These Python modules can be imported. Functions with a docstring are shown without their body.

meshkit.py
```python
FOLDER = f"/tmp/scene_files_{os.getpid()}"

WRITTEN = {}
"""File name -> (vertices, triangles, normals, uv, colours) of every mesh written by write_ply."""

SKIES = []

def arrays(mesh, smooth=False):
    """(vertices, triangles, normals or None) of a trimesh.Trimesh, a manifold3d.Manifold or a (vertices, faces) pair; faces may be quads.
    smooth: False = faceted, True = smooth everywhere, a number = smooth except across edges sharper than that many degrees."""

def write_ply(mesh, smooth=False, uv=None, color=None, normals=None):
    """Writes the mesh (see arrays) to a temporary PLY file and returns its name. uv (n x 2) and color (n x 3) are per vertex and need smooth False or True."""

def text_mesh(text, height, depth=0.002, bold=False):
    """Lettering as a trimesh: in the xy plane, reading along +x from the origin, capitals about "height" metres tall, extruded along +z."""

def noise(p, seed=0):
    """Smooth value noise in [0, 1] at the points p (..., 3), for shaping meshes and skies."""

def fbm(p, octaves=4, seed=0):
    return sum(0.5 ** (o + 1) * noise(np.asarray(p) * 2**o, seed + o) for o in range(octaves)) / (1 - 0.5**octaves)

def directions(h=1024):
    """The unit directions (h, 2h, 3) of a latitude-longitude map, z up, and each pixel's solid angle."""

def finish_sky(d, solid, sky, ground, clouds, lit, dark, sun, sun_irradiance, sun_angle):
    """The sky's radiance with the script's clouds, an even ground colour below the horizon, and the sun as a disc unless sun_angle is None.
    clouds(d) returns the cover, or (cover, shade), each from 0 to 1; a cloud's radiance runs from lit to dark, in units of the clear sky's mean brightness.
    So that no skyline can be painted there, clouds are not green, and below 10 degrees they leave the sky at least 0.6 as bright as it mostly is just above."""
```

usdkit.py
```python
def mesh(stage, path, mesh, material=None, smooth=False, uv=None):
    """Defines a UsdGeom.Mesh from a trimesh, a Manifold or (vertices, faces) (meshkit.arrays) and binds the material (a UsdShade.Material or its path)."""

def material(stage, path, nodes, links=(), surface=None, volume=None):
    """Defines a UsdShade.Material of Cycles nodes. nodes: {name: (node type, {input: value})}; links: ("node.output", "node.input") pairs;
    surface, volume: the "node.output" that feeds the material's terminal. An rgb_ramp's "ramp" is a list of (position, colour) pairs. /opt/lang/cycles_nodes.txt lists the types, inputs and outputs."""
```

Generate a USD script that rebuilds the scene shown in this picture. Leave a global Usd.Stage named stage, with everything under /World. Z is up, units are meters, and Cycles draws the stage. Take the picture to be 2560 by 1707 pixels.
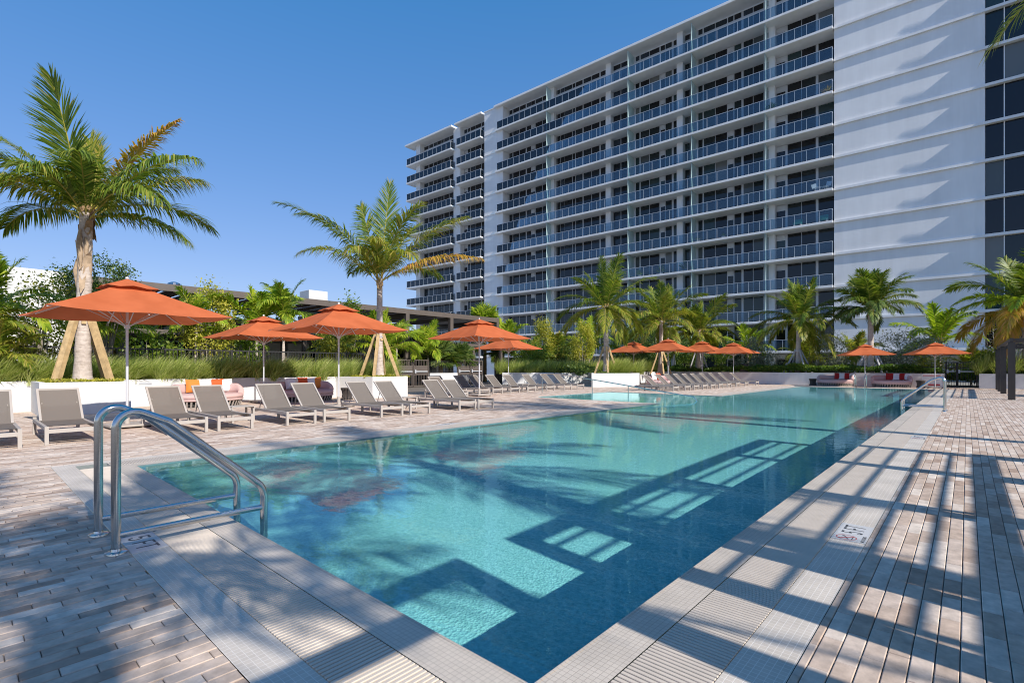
import math, random
import numpy as np, trimesh, usdkit, meshkit
from shapely.geometry import Polygon, box as sbox
from shapely.ops import unary_union
from pxr import Usd, UsdGeom, UsdLux, UsdShade, Gf, Sdf, Vt

stage = Usd.Stage.CreateInMemory()
UsdGeom.SetStageUpAxis(stage, 'Z'); UsdGeom.SetStageMetersPerUnit(stage, 1.0)
world = UsdGeom.Xform.Define(stage, '/World'); stage.SetDefaultPrim(world.GetPrim())
UsdGeom.Scope.Define(stage, '/World/Looks')

# ---------------------------------------------------------------- camera, sky, sun, exposure
YAW = math.atan(1138 / 1255.0)
SUN_EL, SUN_AZ = math.radians(35.0), math.radians(-5.0)      # azimuth measured from +X
EXPOSURE, SKY_STRENGTH, SUN_I = 0.58, 0.15, 1.02
cam = UsdGeom.Camera.Define(stage, '/World/camera')
cam.CreateHorizontalApertureAttr(36.0); cam.CreateVerticalApertureAttr(36.0 * 682 / 1024)
cam.CreateFocalLengthAttr(36.0 * 1255 / 2560); cam.CreateVerticalApertureOffsetAttr(36.0 * 63.5 / 2560)
cam.CreateClippingRangeAttr((0.05, 20000.0)); cam.CreateExposureAttr(EXPOSURE)
cam.AddTranslateOp().Set((0, 0, 1.25)); cam.AddRotateXYZOp().Set((90.0, 0.0, math.degrees(YAW)))
sd = np.array([math.cos(SUN_EL) * math.cos(SUN_AZ), math.cos(SUN_EL) * math.sin(SUN_AZ), math.sin(SUN_EL)])
usdkit.material(stage, '/World/Looks/sky', {
    'sky': ('sky_texture', {'sky_type': 'single_scattering', 'sun_disc': False, 'sun_elevation': SUN_EL, 'sun_rotation': math.atan2(sd[0], sd[1]),
                            'air_density': 1.0, 'aerosol_density': 0.3, 'ozone_density': 2.0, 'altitude': 10.0}),
    'hs': ('hsv', {'hue': 0.515, 'saturation': 1.45}), 'gm': ('gamma', {'gamma': 0.45}), 'wb': ('vector_math', {'math_type': 'multiply', 'vector2': (1.14, 1.27, 1.66)}),
    'bg': ('background_shader', {'strength': SKY_STRENGTH})}, [('sky.color', 'hs.color'), ('hs.color', 'gm.color'), ('gm.color', 'wb.vector1'), ('wb.vector', 'bg.color')], surface='bg.background')
dome = UsdLux.DomeLight.Define(stage, '/World/sky')
UsdShade.MaterialBindingAPI.Apply(dome.GetPrim()).Bind(UsdShade.Material.Get(stage, '/World/Looks/sky'))
dome.GetPrim().SetCustomDataByKey('kind', 'structure')
sun = UsdLux.DistantLight.Define(stage, '/World/sun')
sun.CreateAngleAttr(0.53); sun.CreateIntensityAttr(SUN_I); sun.CreateNormalizeAttr(True); sun.CreateColorAttr((1.0, 0.955, 0.88))
zc = sd; xc = np.cross([0, 0, 1.0], zc); xc /= np.linalg.norm(xc); yc = np.cross(zc, xc)
sun.AddTransformOp().Set(Gf.Matrix4d(*[float(q) for q in [*xc, 0, *yc, 0, *zc, 0, 0, 0, 0, 1]]))

# ---------------------------------------------------------------- helpers
used = {}
def numbered(parent, name):
    k = (parent, name); n = used.get(k, 0); used[k] = n + 1
    return f'{parent}/{name}' if n == 0 else f'{parent}/{name}_{n:03d}'
def tag(p, label=None, cat=None, group=None, kind=None):
    p = p.GetPrim() if hasattr(p, 'GetPrim') else p
    for k, v in (('label', label), ('category', cat), ('group', group), ('kind', kind)):
        if v: p.SetCustomDataByKey(k, v)
    return p
def pth(parent):
    return '/World' if parent is None else str((parent.GetPrim() if hasattr(parent, 'GetPrim') else parent).GetPath())
def thing(name, label=None, cat=None, loc=(0, 0, 0), rz=0.0, group=None, kind=None, parent=None, scale=None):
    x = UsdGeom.Xform.Define(stage, numbered(pth(parent), name))
    x.AddTranslateOp().Set(tuple(map(float, loc)))
    if rz: x.AddRotateZOp().Set(math.degrees(rz))
    if scale: x.AddScaleOp().Set(tuple(map(float, scale)) if np.ndim(scale) else (float(scale),) * 3)
    return tag(x, label, cat, group, kind)
def dup(root, loc, rz=0.0, label=None, group=None, scale=None):
    was = root.GetCustomData()
    import re
    r = thing(re.sub(r'_[0-9]{3}$', '', root.GetName()), label or was.get('label'), was.get('category'), loc, rz, group or was.get('group'), None, None, scale)
    r.GetReferences().AddInternalReference(root.GetPath()); r.SetInstanceable(True)
    return r
def obj(name, m, mat, parent=None, smooth=False, **kw):
    um_ = usdkit.mesh(stage, numbered(pth(parent), name), m.get() if isinstance(m, MB) else m, MATS[mat], smooth=smooth); p = um_.GetPrim()
    if mat in RMATS: UsdGeom.PrimvarsAPI(um_).CreatePrimvar('rnd', Sdf.ValueTypeNames.FloatArray, 'vertex').Set(Vt.FloatArray.FromNumpy(np.concatenate(m.r).astype(np.float32)))
    if kw: tag(p, **kw)
    return p
def nrm(v):
    v = np.asarray(v, float); return v / (np.linalg.norm(v) + 1e-12)
RND = np.random.default_rng(77); RMATS = set()
class MB:
    def __init__(s): s.v, s.f, s.n, s.r = [], [], 0, []
    def add(s, v, f, per=0):
        """per: vertices of one leaf (blade, leaflet) when many come in one call; each gets its own random shade"""
        v = np.asarray(v, float).reshape(-1, 3); f = np.asarray(f, int)
        if f.shape[1] == 4: f = np.vstack([f[:, [0, 1, 2]], f[:, [0, 2, 3]]])
        s.r.append(np.repeat(RND.random(len(v) // per), per) if per else np.full(len(v), RND.random()))
        s.v.append(v); s.f.append(f + s.n); s.n += len(v); return s
    def mesh(s, m): return s.add(m.vertices, m.faces)
    def get(s): return np.vstack(s.v), np.vstack(s.f)
    def box(s, x0, x1, y0, y1, z0, z1, ch=0.0):
        if ch <= 0:
            v = [[x, y, z] for z in (z0, z1) for x, y in ((x0, y0), (x1, y0), (x1, y1), (x0, y1))]
            return s.add(v, [[0, 3, 2, 1], [4, 5, 6, 7], [0, 1, 5, 4], [1, 2, 6, 5], [2, 3, 7, 6], [3, 0, 4, 7]])
        c = ch; rings = [(z0, c), (z0 + c, 0), (z1 - c, 0), (z1, c)]; v = []; f = []
        for z, i in rings: v += [[x0 + i, y0 + i, z], [x1 - i, y0 + i, z], [x1 - i, y1 - i, z], [x0 + i, y1 - i, z]]
        for k in range(3):
            for j in range(4): a, b = 4 * k + j, 4 * k + (j + 1) % 4; f.append([a, b, b + 4, a + 4])
        return s.add(v, f + [[3, 2, 1, 0], [12, 13, 14, 15]])
    def bar(s, p, q, w, h=None, up=(0, 0, 1)):
        p, q = np.asarray(p, float), np.asarray(q, float); d = nrm(q - p); h = h or w
        a = np.cross(d, up); a = nrm(a) if np.linalg.norm(a) > 1e-4 else np.array([1.0, 0, 0]); b = np.cross(a, d)
        o = [a * i * w / 2 + b * j * h / 2 for i, j in ((-1, -1), (1, -1), (1, 1), (-1, 1))]
        return s.add([p + k for k in o] + [q + k for k in o], [[0, 1, 2, 3], [7, 6, 5, 4], [0, 4, 5, 1], [1, 5, 6, 2], [2, 6, 7, 3], [3, 7, 4, 0]])
    def tube(s, pts, r, n=10, cap=True):
        P = np.asarray(pts, float); r = np.broadcast_to(r, (len(P),)); t = np.gradient(P, axis=0); t /= np.linalg.norm(t, axis=1, keepdims=True) + 1e-12
        a = np.cross(t[0], [0, 0, 1.0]); a = nrm(a) if np.linalg.norm(a) > 1e-3 else np.array([1.0, 0, 0]); V = []
        for i in range(len(P)):
            a = nrm(a - t[i] * np.dot(a, t[i])); b = np.cross(t[i], a); g = np.arange(n) * 2 * np.pi / n
            V.append(P[i] + r[i] * (np.cos(g)[:, None] * a + np.sin(g)[:, None] * b))
        F = [[i * n + j, i * n + (j + 1) % n, (i + 1) * n + (j + 1) % n, (i + 1) * n + j] for i in range(len(P) - 1) for j in range(n)]
        s.add(np.vstack(V), F)
        if cap:
            for k, fl in ((0, 1), (len(P) - 1, 0)):
                c = [[0, 1 + (j + 1) % n, 1 + j] if fl else [0, 1 + j, 1 + (j + 1) % n] for j in range(n)]
                s.add(np.vstack([P[k][None], V[k]]), c)
        return s
    def lathe(s, prof, n=20, c=(0, 0, 0)):
        P = np.asarray(prof, float); g = np.arange(n) * 2 * np.pi / n
        V = np.stack([P[:, 0][:, None] * np.cos(g) + c[0], P[:, 0][:, None] * np.sin(g) + c[1], np.repeat(P[:, 1][:, None], n, 1) + c[2]], -1).reshape(-1, 3)
        return s.add(V, [[i * n + j, i * n + (j + 1) % n, (i + 1) * n + (j + 1) % n, (i + 1) * n + j] for i in range(len(P) - 1) for j in range(n)])
    def poly(s, pg, z, flip=False):
        for g in getattr(pg, 'geoms', [pg]):
            if g.is_empty or g.geom_type != 'Polygon': continue
            v, f = trimesh.creation.triangulate_polygon(g, engine='earcut')
            a = v[f]; ar = np.cross(a[:, 1] - a[:, 0], a[:, 2] - a[:, 0]); f = np.where((ar > 0)[:, None] ^ flip, f, f[:, ::-1])
            s.add(np.c_[v, np.full(len(v), z)], f)
        return s
    def prism(s, pts, z0, z1):
        return s.mesh(prism(Polygon(pts), z0, z1))
def prism(pg, z0, z1):
    m = trimesh.creation.extrude_polygon(pg, z1 - z0, engine='earcut'); m.apply_translation([0, 0, z0]); return m

MATS = {}
def mat(name, color, rough=0.6, metal=0.0, var=0.0, vscale=8.0, bump=0.0, bscale=40.0, spec=0.5, extra=None):
    n = {'p': ('principled_bsdf', {'base_color': color, 'roughness': rough, 'metallic': metal, 'specular_ior_level': spec, **(extra or {})})}; l = []
    if var or bump: n['g'] = ('geometry', {})
    if var:
        n['n'] = ('noise_texture', {'scale': vscale, 'detail': 4.0, 'roughness': 0.6}); l.append(('g.position', 'n.vector'))
        lo = [c * (1 - var) for c in color]; hi = [min(1, c * (1 + var)) for c in color]
        n['r'] = ('rgb_ramp', {'ramp': [(0.3, lo), (0.7, hi)]}); l += [('n.fac', 'r.fac'), ('r.color', 'p.base_color')]
    if bump:
        n['bn'] = ('noise_texture', {'scale': bscale, 'detail': 3.0}); n['b'] = ('bump', {'strength': bump, 'distance': 0.01})
        l += [('g.position', 'bn.vector'), ('bn.fac', 'b.height'), ('b.normal', 'p.normal')]
    MATS[name] = usdkit.material(stage, '/World/Looks/' + name, n, l, surface='p.BSDF')
def ramp_mat(name, stops, rough=0.6, by='random_per_island', noise=0.25, nscale=18.0, stretch=(1, 1, 1), bump=0.15, bscale=60.0, spec=0.4):
    n = {'g': ('geometry', {}), 'r': ('rgb_ramp', {'ramp': stops}), 'p': ('principled_bsdf', {'roughness': rough, 'specular_ior_level': spec}),
         'm': ('mapping', {'scale': stretch}), 'n': ('noise_texture', {'scale': nscale, 'detail': 5.0, 'roughness': 0.65}),
         'nr': ('map_range', {'from_min': 0.3, 'from_max': 0.7, 'to_min': 1 - noise, 'to_max': 1 + noise}),
         'x': ('vector_math', {'math_type': 'scale'}),
         'bn': ('noise_texture', {'scale': bscale, 'detail': 4.0}), 'b': ('bump', {'strength': bump, 'distance': 0.004})}
    l = [('g.position', 'm.vector'), ('m.vector', 'n.vector'), ('n.fac', 'nr.value'), ('r.color', 'x.vector1'), ('nr.result', 'x.scale'), ('x.vector', 'p.base_color'),
         ('g.position', 'bn.vector'), ('bn.fac', 'b.height'), ('b.normal', 'p.normal')]
    if by == 'object': n['o'] = ('object_info', {}); l.append(('o.random', 'r.fac'))
    else: n['at'] = ('attribute', {'attribute': 'rnd'}); l.append(('at.fac', 'r.fac')); RMATS.add(name)
    MATS[name] = usdkit.material(stage, '/World/Looks/' + name, n, l, surface='p.BSDF')
def leaf_mat(name, stops, trans=0.4, rough=0.45, tcol=(1.25, 1.35, 0.6)):
    RMATS.add(name)
    n = {'g': ('attribute', {'attribute': 'rnd'}), 'r': ('rgb_ramp', {'ramp': stops}), 'p': ('principled_bsdf', {'roughness': rough, 'specular_ior_level': 0.35}),
         't': ('translucent_bsdf', {}), 'tc': ('mix', {'mix_type': 'multiply', 'fac': 1.0, 'color2': tcol}), 'x': ('mix_closure', {'fac': trans})}
    l = [('g.fac', 'r.fac'), ('r.color', 'p.base_color'), ('r.color', 'tc.color1'), ('tc.color', 't.color'), ('p.BSDF', 'x.closure1'), ('t.BSDF', 'x.closure2')]
    MATS[name] = usdkit.material(stage, '/World/Looks/' + name, n, l, surface='x.closure')
def glass_mat(name, tint, refl_ior=1.5, rough=0.0, base=None, alpha=0.0, gcol=(1, 1, 1)):
    """a pane: transparent (tinted) with a Fresnel reflection, optionally with a veil of diffuse colour"""
    n = {'t': ('transparent_bsdf', {'color': tint}), 'g': ('glossy_bsdf', {'color': gcol, 'roughness': rough}), 'f': ('fresnel', {'IOR': refl_ior}), 'x': ('mix_closure', {})}
    l = [('f.fac', 'x.fac'), ('g.BSDF', 'x.closure2')]
    if base:
        n['d'] = ('diffuse_bsdf', {'color': base}); n['y'] = ('mix_closure', {'fac': alpha}); l += [('t.BSDF', 'y.closure1'), ('d.BSDF', 'y.closure2'), ('y.closure', 'x.closure1')]
    else: l.append(('t.BSDF', 'x.closure1'))
    MATS[name] = usdkit.material(stage, '/World/Looks/' + name, n, l, surface='x.closure')

def weathered(name, c, lo, scale, stretch, rough=0.8, bump=0.15, bs=12.0):
    MATS[name] = usdkit.material(stage, '/World/Looks/' + name, {'g': ('geometry', {}), 'm': ('mapping', {'scale': stretch}), 'n': ('noise_texture', {'scale': scale, 'detail': 6.0, 'roughness': 0.65}), 'n2': ('noise_texture', {'scale': 0.35, 'detail': 3.0}),
        'r': ('rgb_ramp', {'ramp': [(0.30, [q * lo for q in c]), (0.48, [q * (1 + lo) / 2 for q in c]), (0.62, c)]}), 'r2': ('map_range', {'from_min': 0.3, 'from_max': 0.7, 'to_min': 0.94, 'to_max': 1.03}), 'x': ('vector_math', {'math_type': 'scale'}),
        'bn': ('noise_texture', {'scale': bs, 'detail': 4.0}), 'b': ('bump', {'strength': bump, 'distance': 0.02}), 'p': ('principled_bsdf', {'roughness': rough, 'specular_ior_level': 0.3})},
        [('g.position', 'm.vector'), ('m.vector', 'n.vector'), ('g.position', 'n2.vector'), ('n.fac', 'r.fac'), ('n2.fac', 'r2.value'), ('r.color', 'x.vector1'), ('r2.result', 'x.scale'), ('x.vector', 'p.base_color'), ('g.position', 'bn.vector'), ('bn.fac', 'b.height'), ('b.normal', 'p.normal')], surface='p.BSDF')
weathered('tower_white', (0.79, 0.785, 0.78), 0.93, 1.6, (1.0, 1.0, 0.10))
weathered('stucco', (0.70, 0.685, 0.665), 0.88, 2.2, (1.0, 1.0, 0.25), bump=0.3, bs=25.0)
mat('tower_soffit', (0.60, 0.585, 0.56), 0.8, var=0.05, vscale=0.3)
mat('alu', (0.55, 0.56, 0.58), 0.4, 0.3)
mat('dark_bronze', (0.045, 0.037, 0.032), 0.45, 0.2, var=0.15, vscale=3)
mat('brown_metal', (0.11, 0.088, 0.075), 0.5, 0.1, var=0.1, vscale=2)
mat('black_metal', (0.022, 0.02, 0.02), 0.5)
mat('steel', (0.62, 0.61, 0.59), 0.16, 1.0, var=0.06, vscale=30, bump=0.03, bscale=120)
mat('white_pole', (0.62, 0.62, 0.64), 0.35, 0.2)
mat('taupe_frame', (0.40, 0.355, 0.315), 0.5)
MATS['orange_fabric'] = usdkit.material(stage, '/World/Looks/orange_fabric', {'g': ('geometry', {}), 'n': ('noise_texture', {'scale': 2.2, 'detail': 4.0}), 'r': ('rgb_ramp', {'ramp': [(0.3, (0.50, 0.125, 0.045)), (0.7, (0.60, 0.16, 0.062))]}),
    'bn': ('noise_texture', {'scale': 5.0, 'detail': 3.0}), 'b': ('bump', {'strength': 0.35, 'distance': 0.02}), 'p': ('principled_bsdf', {'roughness': 0.85, 'specular_ior_level': 0.15}), 't': ('translucent_bsdf', {}), 'x': ('mix_closure', {'fac': 0.22})},
    [('g.position', 'n.vector'), ('n.fac', 'r.fac'), ('r.color', 'p.base_color'), ('r.color', 't.color'), ('g.position', 'bn.vector'), ('bn.fac', 'b.height'), ('b.normal', 'p.normal'), ('p.BSDF', 'x.closure1'), ('t.BSDF', 'x.closure2')], surface='x.closure')
mat('pink_cushion', (0.55, 0.37, 0.34), 0.85, var=0.05, vscale=4, bump=0.15, bscale=200, spec=0.2)
mat('straps', (0.34, 0.29, 0.25), 0.7, var=0.1)
mat('cushion_orange', (0.60, 0.10, 0.03), 0.85, spec=0.2)
mat('cushion_amber', (0.62, 0.20, 0.04), 0.85, spec=0.2)
mat('cushion_red', (0.35, 0.02, 0.02), 0.85, spec=0.2)
mat('cushion_white', (0.70, 0.69, 0.68), 0.85, spec=0.2)
mat('wicker', (0.10, 0.08, 0.065), 0.7)
mat('brace_wood', (0.48, 0.33, 0.16), 0.7, var=0.25, vscale=6, bump=0.2, bscale=50)
mat('grey_brace', (0.40, 0.39, 0.40), 0.6)
MATS['trunk'] = usdkit.material(stage, '/World/Looks/trunk', {'g': ('geometry', {}), 'n': ('noise_texture', {'scale': 9.0, 'detail': 6.0, 'roughness': 0.7}), 'm': ('mapping', {'scale': (3.0, 3.0, 26.0)}), 'n2': ('noise_texture', {'scale': 0.8, 'detail': 3.0, 'distortion': 0.5}),
    'r': ('rgb_ramp', {'ramp': [(0.28, (0.22, 0.17, 0.13)), (0.5, (0.46, 0.385, 0.33)), (0.72, (0.62, 0.54, 0.475))]}), 'a': ('math', {'math_type': 'multiply_add', 'value2': 0.55}), 'h': ('math', {'math_type': 'multiply', 'value2': 0.5}),
    'b': ('bump', {'strength': 0.9, 'distance': 0.03}), 'p': ('principled_bsdf', {'roughness': 0.9, 'specular_ior_level': 0.2})},
    [('g.position', 'n.vector'), ('g.position', 'm.vector'), ('m.vector', 'n2.vector'), ('n2.fac', 'h.value1'), ('n.fac', 'a.value1'), ('h.value', 'a.value3'), ('a.value', 'r.fac'), ('r.color', 'p.base_color'), ('a.value', 'b.height'), ('b.normal', 'p.normal')], surface='p.BSDF')
mat('fibre', (0.30, 0.20, 0.11), 0.95, var=0.35, vscale=10, bump=0.6, bscale=40, spec=0.1)
mat('dead_leaf', (0.38, 0.28, 0.19), 0.9, var=0.3, vscale=6, spec=0.15)
mat('stem', (0.26, 0.22, 0.18), 0.9, var=0.2, vscale=9)
mat('rachis', (0.36, 0.30, 0.05), 0.5)
mat('soil', (0.05, 0.035, 0.025), 0.95, var=0.3, bump=0.5)
mat('mortar', (0.15, 0.125, 0.11), 0.95, var=0.2, vscale=20)
mat('ground', (0.22, 0.21, 0.19), 0.95, var=0.15, vscale=0.3)
mat('hvac', (0.55, 0.55, 0.53), 0.5, var=0.05)
mat('sign_red', (0.45, 0.05, 0.05), 0.5); mat('sign_white', (0.75, 0.75, 0.75), 0.4); mat('letter_black', (0.06, 0.06, 0.065), 0.5)
mat('marker_white', (0.54, 0.53, 0.53), 0.3); mat('grate_white', (0.58, 0.49, 0.405), 0.5, var=0.06, vscale=6, bump=0.08, bscale=150)
mat('slot_dark', (0.03, 0.028, 0.027), 0.9)
mat('teal_cloth', (0.03, 0.30, 0.24), 0.8); mat('blue_plastic', (0.02, 0.08, 0.5), 0.5); mat('pot_white', (0.6, 0.62, 0.66), 0.6)
PAV = [(0.0, (0.343, 0.237, 0.178)), (0.12, (0.408, 0.297, 0.229)), (0.3, (0.473, 0.358, 0.280)), (0.5, (0.527, 0.407, 0.325)), (0.7, (0.509, 0.402, 0.330)), (0.86, (0.592, 0.484, 0.402)), (1.0, (0.662, 0.562, 0.473))]
ramp_mat('paver_field', PAV, 0.8, noise=0.24, nscale=13, stretch=(1, 0.75, 1))
ramp_mat('paver', PAV, 0.8, by='object', noise=0.24, nscale=13, stretch=(1, 0.75, 1))
GREEN = [(0, (0.055, 0.105, 0.014)), (0.5, (0.145, 0.215, 0.026)), (0.85, (0.26, 0.30, 0.04)), (1, (0.42, 0.36, 0.08))]
leaf_mat('palm_leaf', GREEN, 0.4)
leaf_mat('palm_leaf_yellow', [(0, (0.10, 0.16, 0.016)), (0.5, (0.24, 0.28, 0.03)), (0.8, (0.38, 0.36, 0.05)), (1, (0.50, 0.36, 0.12))], 0.4)
leaf_mat('palm_leaf_orange', [(0, (0.319, 0.246, 0.029)), (0.5, (0.551, 0.348, 0.043)), (1, (0.580, 0.290, 0.116))], 0.4)
leaf_mat('areca_leaf', [(0, (0.145, 0.232, 0.017)), (0.5, (0.304, 0.406, 0.029)), (1, (0.522, 0.551, 0.058))], 0.45)
leaf_mat('fan_leaf', [(0, (0.058, 0.102, 0.022)), (0.6, (0.131, 0.196, 0.043)), (1, (0.261, 0.290, 0.072))], 0.3)
leaf_mat('bush_yellow', [(0, (0.203, 0.232, 0.029)), (0.5, (0.406, 0.392, 0.051)), (1, (0.609, 0.522, 0.087))], 0.4)
leaf_mat('bush_green', [(0, (0.065, 0.123, 0.017)), (0.5, (0.145, 0.225, 0.029)), (1, (0.275, 0.319, 0.043))], 0.4)
leaf_mat('bush_dark', [(0, (0.036, 0.072, 0.017)), (0.6, (0.080, 0.138, 0.029)), (1, (0.189, 0.232, 0.051))], 0.35)
leaf_mat('bush_silver', [(0, (0.145, 0.167, 0.123)), (0.6, (0.275, 0.297, 0.225)), (1, (0.435, 0.435, 0.319))], 0.2, 0.6)
leaf_mat('grass', [(0, (0.20, 0.27, 0.045)), (0.5, (0.42, 0.48, 0.11)), (1, (0.62, 0.60, 0.24))], 0.42, 0.5, (1.1, 1.15, 0.7))
leaf_mat('grass_dark', [(0, (0.043, 0.102, 0.017)), (0.6, (0.102, 0.189, 0.029)), (1, (0.203, 0.290, 0.043))], 0.4)
# sling: a woven mesh that lets a little light through
MATS['sling'] = usdkit.material(stage, '/World/Looks/sling', {'p': ('principled_bsdf', {'base_color': (0.175, 0.148, 0.126), 'roughness': 0.75, 'specular_ior_level': 0.2}),
    't': ('transparent_bsdf', {}), 'x': ('mix_closure', {'fac': 0.16})}, [('p.BSDF', 'x.closure1'), ('t.BSDF', 'x.closure2')], surface='x.closure')
glass_mat("rail_glass", (0.66, 0.76, 0.82), 1.5, base=(0.14, 0.22, 0.30), alpha=0.06)
glass_mat('divider_glass', (0.40, 0.52, 0.52), 1.45, base=(0.50, 0.66, 0.65), alpha=0.85)
# window panes: dark rooms behind reflecting glass, a different blind or curtain behind each
MATS['pane'] = usdkit.material(stage, '/World/Looks/pane', {'o': ('object_info', {}), 'r': ('rgb_ramp', {'interpolate': False, 'ramp': [(0.0, (0.004, 0.004, 0.005)), (0.45, (0.008, 0.014, 0.016)), (0.62, (0.022, 0.042, 0.042)), (0.8, (0.012, 0.018, 0.02)), (0.9, (0.075, 0.085, 0.085)), (0.96, (0.14, 0.145, 0.14))]}),
    'p': ('principled_bsdf', {'roughness': 0.03, 'specular_ior_level': 0.55})}, [('o.random', 'r.fac'), ('r.color', 'p.base_color')], surface='p.BSDF')
MATS['pane_far'] = usdkit.material(stage, '/World/Looks/pane_far', {'o': ('attribute', {'attribute': 'rnd'}), 'r': ('rgb_ramp', {'interpolate': False, 'ramp': [(0.0, (0.004, 0.005, 0.008)), (0.5, (0.008, 0.014, 0.02)), (0.8, (0.02, 0.03, 0.045))]}),
    'p': ('principled_bsdf', {'roughness': 0.03, 'specular_ior_level': 0.6})}, [('o.fac', 'r.fac'), ('r.color', 'p.base_color')], surface='p.BSDF')
mat('shop_glass', (0.006, 0.010, 0.013), 0.03, spec=0.6)
RMATS.add('pane_far')
# mosaic: small square tiles with pale grout
def mosaic(name, tile, grout, size, rough=0.35):
    MATS[name] = usdkit.material(stage, '/World/Looks/' + name, {'g': ('geometry', {}), 'br': ('brick_texture', {'offset': 0.0, 'squash': 1.0, 'scale': 1.0, 'brick_width': size, 'row_height': size, 'mortar_size': size * 0.055, 'mortar_smooth': 0.2,
        'color1': tile, 'color2': [c * 0.93 for c in tile], 'mortar': grout}), 'n': ('noise_texture', {'scale': 3.0, 'detail': 5.0}), 'nr': ('map_range', {'from_min': 0.3, 'from_max': 0.7, 'to_min': 0.88, 'to_max': 1.1}),
        'x': ('vector_math', {'math_type': 'scale'}), 'b': ('bump', {'strength': 0.5, 'distance': 0.002, 'invert': True}), 'p': ('principled_bsdf', {'roughness': rough})},
        [('g.position', 'br.vector'), ('g.position', 'n.vector'), ('n.fac', 'nr.value'), ('br.color', 'x.vector1'), ('nr.result', 'x.scale'), ('x.vector', 'p.base_color'), ('br.fac', 'b.height'), ('b.normal', 'p.normal')], surface='p.BSDF')
mosaic('coping_tile', (0.58, 0.50, 0.42), (0.40, 0.335, 0.28), 0.027, 0.4)
mosaic('band_tile', (0.58, 0.505, 0.43), (0.74, 0.67, 0.60), 0.03, 0.5)
mosaic('waterline_tile', (0.20, 0.27, 0.28), (0.14, 0.19, 0.2), 0.03, 0.4)
# plaster of the pool
MATS['plaster'] = usdkit.material(stage, '/World/Looks/plaster', {'g': ('geometry', {}), 'n': ('noise_texture', {'scale': 26.0, 'detail': 4.0, 'roughness': 0.7}), 'v': ('voronoi_texture', {'scale': 55.0}),
    'r': ('rgb_ramp', {'ramp': [(0.30, (0.30, 0.43, 0.41)), (0.5, (0.43, 0.56, 0.53)), (0.7, (0.58, 0.68, 0.64))]}), 'b': ('bump', {'strength': 0.6, 'distance': 0.01}), 'p': ('principled_bsdf', {'roughness': 0.8, 'specular_ior_level': 0.1})},
    [('g.position', 'n.vector'), ('g.position', 'v.vector'), ('n.fac', 'r.fac'), ('r.color', 'p.base_color'), ('v.distance', 'b.height'), ('b.normal', 'p.normal')], surface='p.BSDF')
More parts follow.
